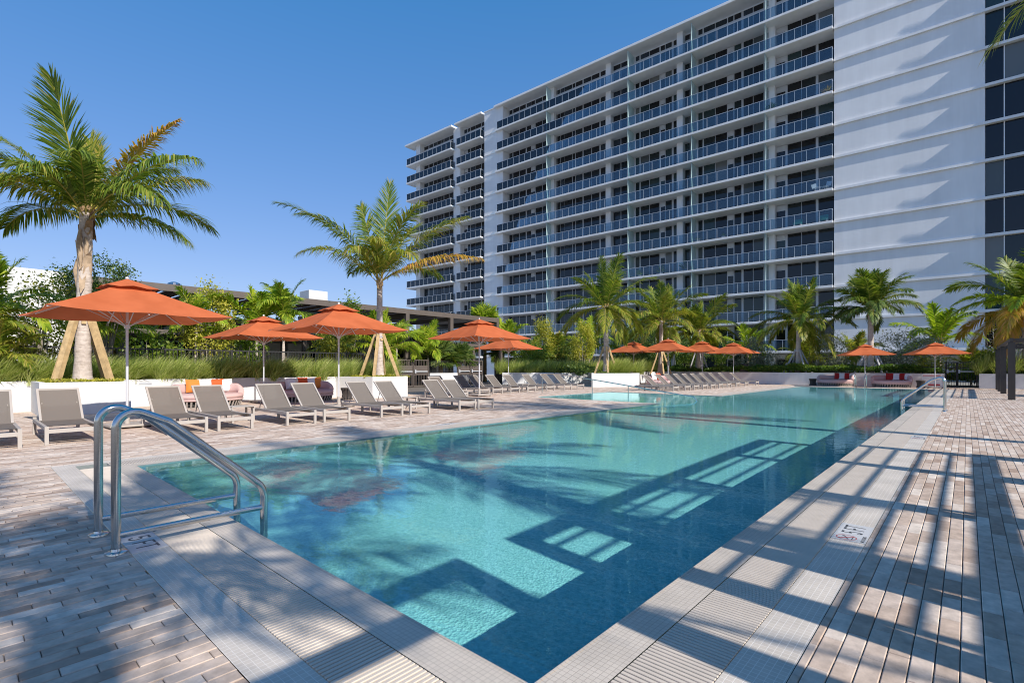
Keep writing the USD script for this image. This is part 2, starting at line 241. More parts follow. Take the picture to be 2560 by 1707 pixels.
# water: refracting from above with ripples, clear for the light that comes back up through it
MATS['water'] = usdkit.material(stage, '/World/Looks/water', {'g': ('geometry', {}), 'm1': ('mapping', {'scale': (1.0, 1.5, 1.0), 'rotation': (0, 0, 0.5)}),
    'n1': ('noise_texture', {'scale': 3.2, 'detail': 3.0, 'roughness': 0.55, 'distortion': 0.6}), 'n2': ('noise_texture', {'scale': 17.0, 'detail': 2.0, 'roughness': 0.5, 'distortion': 0.4}),
    'a1': ('math', {'math_type': 'multiply', 'value2': 1.0}), 'a2': ('math', {'math_type': 'multiply_add', 'value2': 0.11}), 'b': ('bump', {'strength': 0.16, 'distance': 0.013}),
    'gl': ('glass_bsdf', {'color': (0.62, 0.93, 0.93), 'roughness': 0.0, 'IOR': 1.42}), 't': ('transparent_bsdf', {'color': (0.62, 0.92, 0.95)}), 'x': ('mix_closure', {})},
    [('g.position', 'm1.vector'), ('m1.vector', 'n1.vector'), ('m1.vector', 'n2.vector'), ('n1.fac', 'a1.value1'), ('n2.fac', 'a2.value1'), ('a1.value', 'a2.value3'), ('a2.value', 'b.height'), ('b.normal', 'gl.normal'),
     ('g.backfacing', 'x.fac'), ('gl.BSDF', 'x.closure1'), ('t.BSDF', 'x.closure2')], surface='x.closure')

# ================================================================ ground, deck and pool
PX0, PX1, PY0, PY1 = -7.80, -1.27, 1.515, 36.0
main = sbox(PX0, PY0, PX1, PY1); bay = sbox(-13.3, 16.1, PX0 + 0.002, 22.0); pool = unary_union([main, bay])
DX0, DX1, DY0, DY1 = -26.0, 7.0, -7.0, 46.0
deck_rect = sbox(DX0, DY0, DX1, DY1)
tag(obj('ground', MB().poly(sbox(-1500, -1500, 1500, 1500).difference(deck_rect), -0.03), 'ground'), kind='structure')
def ring(a, b):
    r = main.buffer(b, join_style=2).difference(main.buffer(a, join_style=2) if a else main)
    return r.difference(sbox(-13.3, 16.1 - 0.0, PX0 + 0.001, 22.0))
W1, W2, W3 = 0.213, 0.527, 0.737
strips = main.buffer(W3, join_style=2).difference(sbox(-13.4, 16.1, PX0 + 0.001, 22.0)); strips = unary_union([strips, pool])
deck = thing('pool_deck', kind='structure')
obj('mortar_bed', MB().poly(deck_rect.difference(strips), -0.010), 'mortar', deck)
# pavers: rows along Y
rng = random.Random(4)
PW, PL = 0.0792, 0.315
cells = []
forbid = strips
from shapely.prepared import prep
pf = prep(forbid)
for i in range(int((DX1 - DX0) / PW)):
    x0 = DX0 + i * PW; x1 = x0 + PW
    if x1 < -20.2 or x0 > 6.0: continue
    if abs((x0 + x1) / 2) < 0: continue
    y = -3.0 - (((i % 2) * 0.5 + 0.13 * i + rng.uniform(-0.02, 0.02)) % 1.0) * PL
    ymax = 42.0 if x0 > -14 else 30.0
    while y < ymax:
        L = PL
        # a right-hand strip closes exactly on the tile band
        cells.append((x0, x1, y, y + L)); y += L
def paver_mesh(mb, c, rg):
    x0, x1, y0, y1 = c; g = 0.0022; x0 += g; x1 -= g; y0 += g * 0.8; y1 -= g * 0.8; t = rg.uniform(-0.0014, 0.0014); e = 0.0032
    v = [[x0, y0, -0.0095], [x1, y0, -0.0095], [x1, y1, -0.0095], [x0, y1, -0.0095], [x0, y0, t - e], [x1, y0, t - e], [x1, y1, t - e], [x0, y1, t - e],
         [x0 + e, y0 + e, t], [x1 - e, y0 + e, t], [x1 - e, y1 - e, t], [x0 + e, y1 - e, t]]
    f = []
    for a in (0, 4):
        for j in range(4): p, q = a + j, a + (j + 1) % 4; f.append([p, q, q + 4, p + 4])
    return mb.add(v, f + [[8, 9, 10, 11]])
keep = []
dX, dY = -math.sin(YAW), math.cos(YAW)
RE = PX1 + W3
for (x0, x1, y0, y1) in cells:
    cx, cy = (x0 + x1) / 2, (y0 + y1) / 2
    dep = cx * dX + cy * dY
    if dep < 0.9: continue
    lat = cx * math.cos(YAW) + cy * math.sin(YAW)
    if abs(lat) > dep * 1.06 + 0.6: continue
    b = sbox(x0, y0, x1, y1)
    if pf.intersects(b):
        d = b.difference(forbid)
        if d.is_empty: continue
        q = d.bounds
        if d.geom_type != 'Polygon' or (q[2] - q[0]) < 0.012 or (q[3] - q[1]) < 0.012: continue
        x0, y0, x1, y1 = q
    ymaxsz = PW / dep
    keep.append((dep, (x0, x1, y0, y1)))
keep.sort(key=lambda q: q[0])
right = [k for k in keep if k[1][0] > -1.0]; left = [k for k in keep if k[1][0] <= -1.0]
field = MB(); prg = random.Random(9)
for side, n in ((right, 180), (left, 120)):
    for k, (dep, c) in enumerate(side):
        if k < n: obj('paver', paver_mesh(MB(), c, prg), 'paver', deck)
        else: paver_mesh(field, c, prg)
obj('paver_field', field, 'paver_field', deck, kind='stuff')
jt = MB(); jt.box(-10.31, -10.298, -3.0, 13.6, 0.0, 0.0024); jt.box(-15.5, -10.31, 13.588, 13.6, 0.0, 0.0024); obj('expansion_joint', jt, 'slot_dark', deck)
# coping, tile band
cop = thing('pool_coping', kind='structure')
obj('coping_slab', MB().poly(ring(0, W1), -0.001), 'coping_tile', cop)
obj('coping_edge', MB().poly(ring(0, 0.012), 0.0012), 'coping_tile', cop)
band = thing('tile_band', kind='structure'); obj('tile_strip', MB().poly(ring(W2, W3), -0.0015), 'band_tile', band)
# overflow grating: bars across the channel
gr = thing('overflow_grating', kind='structure')
obj('channel', MB().poly(ring(W1, W2), -0.06), 'slot_dark', gr)
PITCH = 0.026; bars = []
def bar_mesh(mb, x0, x1, y0, y1): 
    e = 0.002; v = [[x0, y0, -0.03], [x1, y0, -0.03], [x1, y1, -0.03], [x0, y1, -0.03], [x0, y0, -0.003], [x1, y0, -0.003], [x1, y1, -0.003], [x0, y1, -0.003], [x0 + e, y0 + e, 0], [x1 - e, y0 + e, 0], [x1 - e, y1 - e, 0], [x0 + e, y1 - e, 0]]
    f = [[a + j, a + (j + 1) % 4, a + (j + 1) % 4 + 4, a + j + 4] for a in (0, 4) for j in range(4)]
    return mb.add(v, f + [[8, 9, 10, 11]])
x = PX0 - W1
while x < PX1 + W1: bars.append((x, x + 0.0185, PY0 - W2 + 0.004, PY0 - W1 - 0.004)); x += PITCH
y = PY0 - W1
while y < PY1:
    bars.append((PX1 + W1 + 0.004, PX1 + W2 - 0.004, y, y + 0.0185))
    if not 16.1 < y < 22.0: bars.append((PX0 - W2 + 0.004, PX0 - W1 - 0.004, y, y + 0.0185))
    y += PITCH
def dep_of(b): return (b[0] + b[1]) / 2 * dX + (b[2] + b[3]) / 2 * dY
def lat_of(b): return (b[0] + b[1]) / 2 * math.cos(YAW) + (b[2] + b[3]) / 2 * math.sin(YAW)
bars.sort(key=lambda b: abs(dep_of(b) - 1.9) + 3 * max(0, abs(lat_of(b)) - dep_of(b) * 1.05))
rest = MB()
for k, b in enumerate(bars):
    if k < 290: obj('grate_bar', bar_mesh(MB(), *b), 'grate_white', gr)
    else: bar_mesh(rest, *b)
obj('grate_bars', rest, 'grate_white', gr, kind='stuff')
# pool basin and water
FZ = -0.50
bs = thing('pool_basin', kind='structure')
obj('basin_floor', MB().poly(main, FZ), 'plaster', bs)
wl = MB()
def wall_seg(a, b, z0, z1): wl.add([[*a, z0], [*b, z0], [*b, z1], [*a, z1]], [[0, 1, 2, 3]])
wall_seg((PX0, PY0), (PX1, PY0), FZ, -0.001); wall_seg((PX1, PY0), (PX1, PY1), FZ, -0.001); wall_seg((PX1, PY1), (PX0, PY1), FZ, -0.001)
wall_seg((PX0, PY1), (PX0, 22.0), FZ, -0.001); wall_seg((PX0, 16.1), (PX0, PY0), FZ, -0.001)
obj('basin_wall', wl, 'waterline_tile', bs)
bf = MB(); bf.add([[-13.3, 16.1, -0.05], [PX0, 16.1, FZ], [PX0, 22.0, FZ], [-13.3, 22.0, -0.05]], [[0, 1, 2, 3]])
wl2 = MB()
for yy in (16.1, 22.0): wl2.add([[-13.3, yy, -0.05], [PX0, yy, FZ], [PX0, yy, -0.002], [-13.3, yy, -0.002]], [[0, 1, 2, 3]])
wl2.add([[-13.3, 16.1, -0.05], [-13.3, 22.0, -0.05], [-13.3, 22.0, -0.002], [-13.3, 16.1, -0.002]], [[0, 1, 2, 3]])
obj('entry_slope', bf, 'plaster', bs); obj('entry_wall', wl2, 'waterline_tile', bs)
tag(obj('pool_water', MB().poly(pool, -0.014), 'water'), kind='structure')

# depth markers
def marker(loc, rz, label, icon=True, n=0.47):
    m = thing('depth_marker', label, 'depth marker', loc, rz, 'depth markers set in the tile band')
    obj('plate', MB().box(-n / 2, n / 2, -0.104, 0.104, -0.001, 0.0025), 'marker_white', m)
    t = MB()
    def txt(s, h, x, y, sx=1.0):
        q = meshkit.text_mesh(s, h, 0.001, bold=False); q.apply_scale([sx, 1, 1]); q.apply_translation([x, y, 0.0026]); return q
    t.mesh(txt('5 FT', 0.13, -0.045 if icon else -0.16, -0.06, 0.62 if icon else 0.9))
    if icon: t.mesh(txt('NO DIVING', 0.022, -n / 2 + 0.012, -0.095, 0.95))
    obj('lettering', t, 'letter_black', m)
    if icon:
        c = (-0.16, 0.018); r = MB(); nn = 28
        a = np.linspace(0, 2 * np.pi, nn, endpoint=False); R0, R1 = 0.058, 0.064
        v = [[c[0] + R * math.cos(q), c[1] + R * math.sin(q), 0.0033] for R in (R0, R1) for q in a]
        r.add(v, [[j, nn + j, nn + (j + 1) % nn, (j + 1) % nn] for j in range(nn)])
        d = 0.045; r.add([[c[0] - d, c[1] + d - 0.005, 0.0034], [c[0] - d + 0.008, c[1] + d + 0.003, 0.0034], [c[0] + d, c[1] - d + 0.005, 0.0034], [c[0] + d - 0.008, c[1] - d - 0.003, 0.0034]], [[0, 3, 2, 1]])
        obj('prohibition_ring', r, 'sign_red', m)
        dv = MB(); dv.add([[c[0] - 0.04, c[1] - 0.02, 0.003], [c[0] + 0.03, c[1] + 0.012, 0.003], [c[0] + 0.03, c[1] + 0.02, 0.003], [c[0] - 0.04, c[1] - 0.01, 0.003]], [[0, 1, 2, 3]])
        a8 = np.linspace(0, 2 * np.pi, 10, endpoint=False); dv.add([[c[0] + 0.04 + 0.009 * math.cos(q), c[1] + 0.024 + 0.009 * math.sin(q), 0.003] for q in a8], [[0, j, j + 1] for j in range(1, 9)])
        dv.add([[c[0] - 0.045, c[1] - 0.04, 0.003], [c[0] + 0.045, c[1] - 0.04, 0.003], [c[0] + 0.045, c[1] - 0.034, 0.003], [c[0] - 0.045, c[1] - 0.034, 0.003]], [[0, 1, 2, 3]])
        obj('diver_symbol', dv, 'letter_black', m)
    return m
marker((RE - 0.105, 4.535, 0.0), math.pi / 2, 'white 5 FT depth tile with red no diving symbol beside the long grating')
marker((RE - 0.105, 11.45, 0.0), math.pi / 2, 'far white depth tile beyond the pergola shadow on the right-hand tile band')
marker((-4.37, PY0 - W3 + 0.105, 0.0), 0.0, 'white FT depth tile half hidden behind the near steel handrails', icon=False)
marker((PX0 - W3 + 0.105, 7.2, 0.0), math.pi / 2, 'thin white depth tile between the near loungers and the pool edge', icon=False)

# ================================================================ the apartment tower
O = (-9.34, 55.71, 0.0); TR = math.atan2(0.0415, 0.9991)
tower = thing('apartment_tower', 'twelve-storey white apartment tower with glass balconies and a blank ledged wall', 'building', O, TR)
ZK = [2.86 + 3.05 * k for k in range(12)]; ZROOF = 39.75; FLOORS = [-0.19] + ZK; TOPS = ZK + [ZROOF]
SLAB = 0.22; YF = -0.45; YG = 1.35
def tb(name, m, mt, parent=None, **kw): return obj(name, m, mt, parent or tower, **kw)
core = MB(); core.box(-62.0, -45.2, 1.56, 17, -0.1, 39.7); core.box(-45.2, -41.49, 0.0, 17, -0.1, 39.9); core.box(-41.48, 0.0, 1.56, 17, -0.1, 39.7); core.box(0.0, 10.42, 0.0, 17, 2.6, 43.0)
tb('wall', core, 'tower_white')
lw = MB(); lw.box(0.0, 10.4, 2.4, 17, -0.1, 2.6); lw.box(10.43, 13.0, 0.25, 17, -0.1, 43.0); tb('lower_wall', lw, 'tower_white')
BLK = [(-42.69, -0.06, 'main'), (-51.05, -45.61, 'mid'), (-63.47, -52.15, 'end')]
for z in ZK:
    for a, b, w in BLK:
        s = tb('balcony_slab', MB().box(a, b, YF, YG + 0.2, z - SLAB, z, 0.012), 'tower_soffit' if False else 'tower_white')
led = []
for z in ZK + [ZK[-1] + 3.05, ZK[-1] + 6.1]:
    tb('wall_ledge', MB().box(0.0, 14.0, -0.17, 0.3, z - SLAB, z), 'tower_white')
    if z < 39: tb('wall_ledge', MB().box(-45.2, -41.49, -0.06, 0.1, z - 0.12, z), 'tower_white')
for a, b, w in BLK:
    tb('roof_slab', MB().box(a - 0.3 if w != 'main' else a - 0.15, b + (0.15 if w != 'main' else 0), YF - 0.05, YG + 0.3, ZROOF, ZROOF + 0.28, 0.02), 'tower_white')
rb = MB(); rb.box(-45.2, -41.6, -0.1, 3, 39.9, 40.02); tb('roof_edge', rb, 'tower_white')
# columns and dividers
for a, b in ((-33.62, -32.81), (-24.78, -24.07), (-15.52, -14.82), (-5.84, -5.25)): tb('column', MB().box(a, b, 0.72, 1.6, -0.1, ZROOF), 'tower_white')
for a, b in ((-52.5, -50.95), (-61.9, -60.85)): tb('column', MB().box(a, b, 0.5, 1.6, -0.1, ZROOF), 'tower_white')
for s in (-33.28, -21.15, -13.45, -5.92):
    for z0, z1 in zip(FLOORS, TOPS):
        tb('privacy_screen', MB().box(s - 0.012, s + 0.012, YF + 0.07, 1.3 if s != -5.92 else 0.7, z0 + 0.02, z1 - SLAB - 0.02), 'divider_glass')
# panes: edges at the glass line, from the right end of the main block to the left
E_main = [-5.37, -4.41, None, -4.19, -2.97, -2.90, -1.71, -1.48, -0.05]
groups = [[(-5.22, -4.41, 1), (-4.19, -2.97, 0), (-2.90, -1.71, 0), (-1.48, -0.03, 0)],
          [(-13.25, -12.80, 0), (-12.62, -11.43, 0), (-11.35, -10.15, 0), (-10.02, -9.48, 1), (-9.36, -8.66, 0), (-8.42, -7.50, 0), (-7.42, -6.48, 0), (-6.36, -5.9, 0)],
          [(-20.91, -20.48, 0), (-20.27, -19.18, 0), (-19.08, -17.91, 0), (-17.71, -17.22, 1), (-17.12, -16.38, 0), (-16.14, -15.55, 0)], [(-14.77, -14.25, 0), (-14.15, -13.5, 0)],
          [(-31.5, -30.27, 0), (-30.14, -29.76, 0), (-29.63, -28.62, 0), (-28.44, -27.27, 0), (-27.15, -26.08, 0), (-25.84, -24.8, 0)], [(-23.99, -23.03, 0), (-22.92, -21.2, 0)], [(-32.8, -32.7, 0), (-32.63, -32.16, 0), (-32.06, -31.56, 0)],
          [(-41.4, -41.35, 0), (-41.23, -40.77, 0), (-40.61, -39.46, 0), (-39.31, -38.27, 0), (-38.04, -37.31, 0), (-37.24, -36.59, 1), (-36.44, -35.3, 0), (-35.16, -34.6, 0), (-34.5, -33.65, 0)]]
glast = [[(-50.87, -50.23, 1), (-50.05, -49.6, 0), (-49.42, -48.36, 0), (-48.27, -47.14, 0), (-46.97, -45.3, 0)],
         [(-60.72, -59.67, 0), (-59.46, -58.42, 0), (-58.22, -57.51, 0), (-57.4, -56.5, 0), (-56.4, -55.81, 0), (-55.66, -54.54, 0), (-54.39, -53.29, 0), (-53.1, -52.55, 1)]]
frames, farp = MB(), MB(); vents = []; np_ = 0
for fi, (z0, z1) in enumerate(zip(FLOORS, TOPS)):
    top = z1 - SLAB - 0.02; hi = fi == 12
    fr = MB(); fr.box(-41.48, -0.01, YG + 0.04, 1.558, z0 + 0.001, top)      # frame wall between the panes
    if fi: tb('window_frame', fr, 'alu')
    for gi, g in enumerate(groups + glast):
        for (a, b, door) in g:
            spans = [(z0 + 0.06, top - 0.06)]
            if hi: spans = [(z0 + 0.06, z0 + 2.25), (z0 + 2.5, top - 0.05)]
            if door and not hi:
                spans = [(z0 + 0.06, top - 0.62)]
                tb('louvre_vent', MB().box(a, b, YG - 0.01, YG + 0.05, top - 0.5, top - 0.08), 'alu')
            for (p0, p1) in spans:
                if gi <= 3 and p0 < z0 + 1 and fi >= 1: tb('window_pane', MB().box(a, b, YG, YG + 0.05, p0, p1), 'pane')
                else: farp.box(a, b, YG, YG + 0.05, p0, p1)
fr = MB()
for (a, b) in ((-50.95, -45.2), (-60.85, -52.5)): fr.box(a, b, YG + 0.04, 1.558, 0, 39.6)
tb('window_frame', fr, 'alu'); tb('window_panes', farp, 'pane_far', kind='stuff')
sidep = MB()
for z0, z1 in zip(FLOORS, TOPS): sidep.box(-62.1, -62.0, 1.7, 9.0, z0 + 0.1, z1 - SLAB - 0.1)
tb('side_panes', sidep, 'pane_far', kind='stuff')
# glass strip at the right
for z0, z1 in zip(FLOORS[1:], TOPS[1:-1] + [ZK[-1] + 3.05]):
    for a, b in ((10.46, 11.53), (11.6, 12.7), (12.77, 13.9)): tb('strip_pane', MB().box(a, b, 0.2, 0.248, z0 + 0.03, z1 - SLAB - 0.03), 'pane')
    tb('strip_mullion', MB().box(11.53, 11.6, 0.14, 0.26, z0, z1 - SLAB), 'tower_white')
# balcony railings
rest = MB(); railfar = MB()
for z in ZK:
    for a, b, w in BLK:
        rl = MB(); n = int(round((b - a - 0.2) / 1.065)); xs = np.linspace(a + 0.1 if w == 'main' else a + 0.12, b - 0.06, n + 1); yr = YF + 0.06
        if w == 'main': xs = np.linspace(-42.3, b - 0.04, n + 1)
        rl.box(xs[0], xs[-1], yr - 0.025, yr + 0.025, z + 1.06, z + 1.10)
        for q in xs: rl.box(q - 0.02, q + 0.02, yr - 0.01, yr + 0.03, z, z + 1.06)
        for q0, q1 in zip(xs[:-1], xs[1:]):
            g = MB().box(q0 + 0.022, q1 - 0.022, yr + 0.002, yr + 0.016, z + 0.06, z + 1.05)
            if w == 'main' and q0 > -26.6 and n: tb('railing_glass', g, 'rail_glass')
            else: rest.add(*g.get())
        ends = [xs[0]] + ([xs[-1]] if w != 'main' else [])
        for q in ends:
            rl.box(q - 0.02, q + 0.02, yr, YG - 0.1 if w != 'main' else -0.02, z + 1.06, z + 1.10)
            for yy in (0.3, 0.95): 
                if w != 'main': rl.box(q - 0.015, q + 0.015, yy, yy + 0.04, z, z + 1.06)
            rest.box(q - 0.007, q + 0.007, yr + 0.03, (YG - 0.12) if w != 'main' else -0.04, z + 0.06, z + 1.05)
        q = xs[-1]
        if w == 'main': rl.box(q - 0.02, q + 0.02, yr, -0.02, z + 1.06, z + 1.10)
        tb('railing', rl, 'alu')
tb('railing_panes', rest, 'rail_glass', kind='stuff')
# ground-floor recess at the right: dark beam, posts
bm = MB(); bm.box(0.4, 10.2, 1.3, 1.5, 2.25, 2.55); tb('recess_beam', bm, 'dark_bronze')
for s in (0.5, 3.6, 6.45, 10.0): tb('recess_post', MB().box(s - 0.12, s + 0.12, 1.28, 1.52, -0.1, 2.25), 'dark_bronze')
# the next wing, just out of the frame, whose balconies throw the saw-tooth shadows
wing = thing('apartment_wing', 'white wing of stacked balconies standing right of the tower wall', 'building', O, TR)
wb = MB(); wb.box(14.3, 40, 0.0, 17, -0.1, 43.0)
obj('wall', wb, 'tower_white', wing); obj('fin', MB().box(14.2, 14.6, -0.74, 0.0, -0.1, 43.0), 'tower_white', wing)
for z in ZK + [ZK[-1] + 3.05]:
    obj('balcony_slab', MB().box(14.22, 30, -1.19, 0.0, z - SLAB, z), 'tower_white', wing); obj('balcony_front', MB().box(14.22, 30, -1.22, -1.19, z - SLAB, z + 1.1), 'tower_white', wing)
# small belongings on the balconies
def deskchair(s, z, rz, lab):
    c = thing('balcony_chair', lab, 'chair', (O[0] + s * math.cos(TR) - 0.25 * -math.sin(TR), O[1] + s * math.sin(TR) + 0.25, z), rz)
    obj('seat', MB().box(-0.25, 0.25, -0.24, 0.24, 0.42, 0.46, 0.01), 'pot_white', c); obj('backrest', MB().bar((-0.25, 0, 0.46), (-0.36, 0, 0.85), 0.45, 0.03, up=(0, 1, 0)), 'pot_white', c)
    for i in (-1, 1):
        for j in (-1, 1): obj('leg', MB().bar((i * 0.2, j * 0.2, 0.42), (i * 0.24, j * 0.22, 0), 0.025), 'pot_white', c)
deskchair(-1.4, ZK[5], 0.4, 'white plastic chair on the balcony nearest the blank tower wall'); deskchair(-0.75, ZK[5], 2.9, 'white chair leaning at the railing corner beside another white chair')
def potplant(s, z, lab, hgt, mt='bush_green', pot='pot_white', n=60):
    c = thing('potted_plant', lab, 'potted plant', (O[0] + s, O[1] + s * 0.0415 + 0.3, z))
    obj('pot', MB().lathe([(0.13, 0), (0.2, 0.3), (0.17, 0.3), (0.16, 0.26), (0.0, 0.26)], 12), pot, c)
    m = MB(); r = np.random.default_rng(int(abs(s) * 100))
    for _ in range(n):
        a = r.uniform(0, 6.28); e = r.uniform(0.2, 1.5); L = hgt * r.uniform(0.5, 1); d = np.array([math.cos(a) * math.cos(e), math.sin(a) * math.cos(e), math.sin(e)]) * L
        w = np.array([-math.sin(a), math.cos(a), 0]) * 0.05; p = np.array([0, 0, 0.27]); m.add([p, p + d * 0.6 + w, p + d + [0, 0, -0.1 * L], p + d * 0.6 - w], [[0, 1, 2, 3]])
    obj('leaves', m, mt, c)
potplant(-10.2, ZK[4], 'small green plant in a white pot on a high balcony', 0.5); potplant(-12.9, ZK[4], 'grey-green plant beside a frosted screen on the fifth balcony row', 0.7, 'bush_silver')
potplant(-14.3, ZK[3], 'tall leafy balcony plant beside a white column', 1.3); potplant(-17.2, ZK[3], 'bushy green plant on the balcony left of a white column', 1.2); potplant(-19.9, ZK[3], 'low yellow-green balcony plant beside a frosted screen', 0.9, 'areca_leaf')
potplant(-5.5, ZK[8], 'red-flowered plant hanging at the balcony column near the top right', 0.9, 'bush_dark'); potplant(-0.6, ZK[8], 'reddish plant in the corner of a high balcony', 0.9, 'palm_leaf_orange')
tag(obj('cool_box', MB().box(-30.2 + O[0], -29.6 + O[0], O[1] - 1.25, O[1] - 0.9, ZK[4], ZK[4] + 0.35, 0.03), 'blue_plastic'), 'bright blue box on a middle balcony of the tower', 'box')
for s, lab in ((-3.1, 'green cushioned balcony chair low behind the glass rail'), (-0.9, 'green folding balcony chair in the corner beside the blank wall')):
    c = thing('balcony_chair', lab, 'chair', (O[0] + s, O[1] + 0.2, ZK[4])); obj('seat', MB().box(-0.35, 0.35, -0.3, 0.3, 0.3, 0.45, 0.03), 'teal_cloth', c); obj('backrest', MB().box(-0.35, 0.35, 0.22, 0.34, 0.45, 0.85, 0.03), 'teal_cloth', c)
    for i in (-1, 1): obj('leg', MB().box(i * 0.3 - 0.03, i * 0.3 + 0.03, -0.28, 0.28, 0, 0.3), 'alu', c)

# ================================================================ walls, planters, fences, gates, low buildings
H = 0.85
def planter(name, pts, label, soil_in=0.14, z=H, cap=True):
    t = thing(name, label, 'planter wall' if 'planter' in name else 'wall'); pg = Polygon(pts)
    inner = pg.buffer(-soil_in, join_style=2)
    m = prism(pg.difference(inner), -0.03, z); obj('wall_face', MB().mesh(m), 'stucco', t)
    if not inner.is_empty: obj('soil', MB().poly(inner, z - 0.07), 'soil', t)
    return t
planter('long_planter', [(-19.4, -9), (-19.4, 9.9), (-19.4, 13.8), (-24.2, 13.8), (-24.2, -9)], 'long white planter wall full of grass behind the near loungers')
planter('corner_planter', [(-17.2, 1.36), (-17.2, 3.22), (-19.402, 3.22), (-19.402, 1.36)], 'white planter block around the tall left palm, half in umbrella shade')
planter('corner_planter', [(-19.402, 10.5), (-17.65, 11.15), (-17.65, 12.85), (-19.402, 13.75)], 'angled white planter block around the second palm with wooden props')
planter('back_planter', [(-24.7, 26.2), (-19.9, 30.4), (-17.2, 26.3), (-15.5, 28.2), (-15.6, 29.4), (-19.0, 31.8), (-19.0, 39.3), (-24.7, 39.3)], 'white planter wall behind the middle row of loungers, with grass on top')
planter('far_planter', [(-19.0, 39.45), (-1.02, 39.45), (-1.02, 41.3), (-19.0, 41.3)], 'low white planter wall across the far end of the pool')
planter('side_planter', [(0.52, 40.3), (12, 40.3), (12, 44), (0.52, 44)], 'white planter wall right of the black gate')
low = thing('low_wall', 'short white wall between the two brown gates', 'wall'); obj('wall_face', MB().box(-25.3, -25.0, 19.9, 22.2, -0.03, H), 'stucco', low)
# wall lights / slots
for k, (x, y, a, lab) in enumerate([(-19.39, 4.0, 0, 'small recessed step light in the long planter wall right of the corner block'), (-10.2, 39.44, 1, 'small recessed wall light at the left end of the far planter wall'), (-4.9, 39.44, 1, 'small recessed wall light between the two far sofas')]):
    tag(obj('wall_light', MB().box(x, x + 0.012, y - 0.17, y + 0.17, 0.70, 0.77) if not a else MB().box(x - 0.17, x + 0.17, y - 0.012, y, 0.66, 0.72), 'alu'), lab, 'wall light')
def fence(a, b, z0, hgt, label, mt='black_metal', sp=0.125, gap=0.1):
    t = thing('picket_fence', label, 'fence'); a, b = np.array(a, float), np.array(b, float); L = np.linalg.norm(b - a); d = (b - a) / L
    for zz in (hgt, gap): obj('rail', MB().bar((*a, z0 + zz), (*b, z0 + zz), 0.045, 0.045), mt, t)
    pk = MB()
    for k in range(int(L / sp)):
        p = a + d * (k * sp); pk.bar((*p, z0 + gap), (*p, z0 + hgt), 0.022)
    obj('pickets', pk, mt, t, kind='stuff')
    for k in range(int(L / 2.2) + 1):
        p = a + d * min(L, k * 2.2); obj('post', MB().box(p[0] - 0.03, p[0] + 0.03, p[1] - 0.03, p[1] + 0.03, z0 - 0.05, z0 + hgt + 0.04), mt, t)
    return t
fence((-21.4, -6), (-21.4, 13.7), 0.78, 1.1, 'black picket fence in the grass behind the long planter wall')
fence((-25.15, 19.95), (-25.15, 22.15), H, 0.75, 'short black picket fence on the low wall between the brown gates')
fence((-24.6, 28.0), (-20.6, 31.5), 0.78, 0.75, 'dark picket fence behind the grass of the middle planter wall')
fence((-17.5, 41.2), (-1.25, 41.2), 0.5, 0.75, 'low black picket fence in the hedge behind the far wall')
fence((-21.5, 30.0), (-21.5, 39.0), 0.78, 0.75, 'black picket fence behind the right group of loungers')
def gate(x, y, rz, w, label, mt, hi=1.56, mid=1.2, panel=None):
    t = thing('gate', label, 'gate', (x, y, 0), rz)
    for s in (0, w): obj('post', MB().box(s - 0.04, s + 0.04, -0.04, 0.04, 0, hi), mt, t)
    for zz in (0.08, mid, hi - 0.03): obj('rail', MB().box(0.04, w - 0.04, -0.025, 0.025, zz - 0.03, zz + 0.03), mt, t)
    pk = MB(); n = int(w / 0.12)
    for k in range(1, n): pk.box(k * w / n - 0.012, k * w / n + 0.012, -0.012, 0.012, 0.08, hi - 0.05)
    obj('pickets', pk, mt, t, kind='stuff')
    if panel: obj('mesh_panel', MB().box(0.05, w - 0.05, -0.018, 0.018, panel[0], panel[1]), mt, t)
    obj('push_bar', MB().box(0.1, w - 0.1, -0.12, -0.07, 0.93, 1.0, 0.01), 'alu', t); obj('latch', MB().box(0.03, 0.12, -0.13, -0.05, 0.86, 1.08, 0.01), 'alu', t)
    return t
gate(-0.02 - 0.42, 41.6, 0, 0.88, 'black picket gate with a silver push bar at the far right', 'black_metal')
gate(-0.98, 41.55, 0, 0.5, 'narrow black gate panel left of the gate with the push bar', 'black_metal')
gate(-25.1, 17.55, math.pi / 2, 1.1, 'left leaf of the first brown double gate behind the loungers', 'brown_metal', 1.7, 1.3, (0.75, 1.28)); gate(-25.1, 18.7, math.pi / 2, 1.1, 'right leaf of the first brown double gate, beside the low wall', 'brown_metal', 1.7, 1.3, (0.75, 1.28))
gate(-25.1, 22.3, math.pi / 2, 1.1, 'left leaf of the second brown double gate, right of the low wall', 'brown_metal', 1.7, 1.3, (0.75, 1.28)); gate(-25.1, 23.45, math.pi / 2, 1.1, 'right leaf of the second brown double gate, behind an umbrella pole', 'brown_metal', 1.7, 1.3, (0.75, 1.28))
gate(-17.6, 41.0, 0.3, 1.1, 'dark gate in shade behind the right-hand row of loungers', 'black_metal')
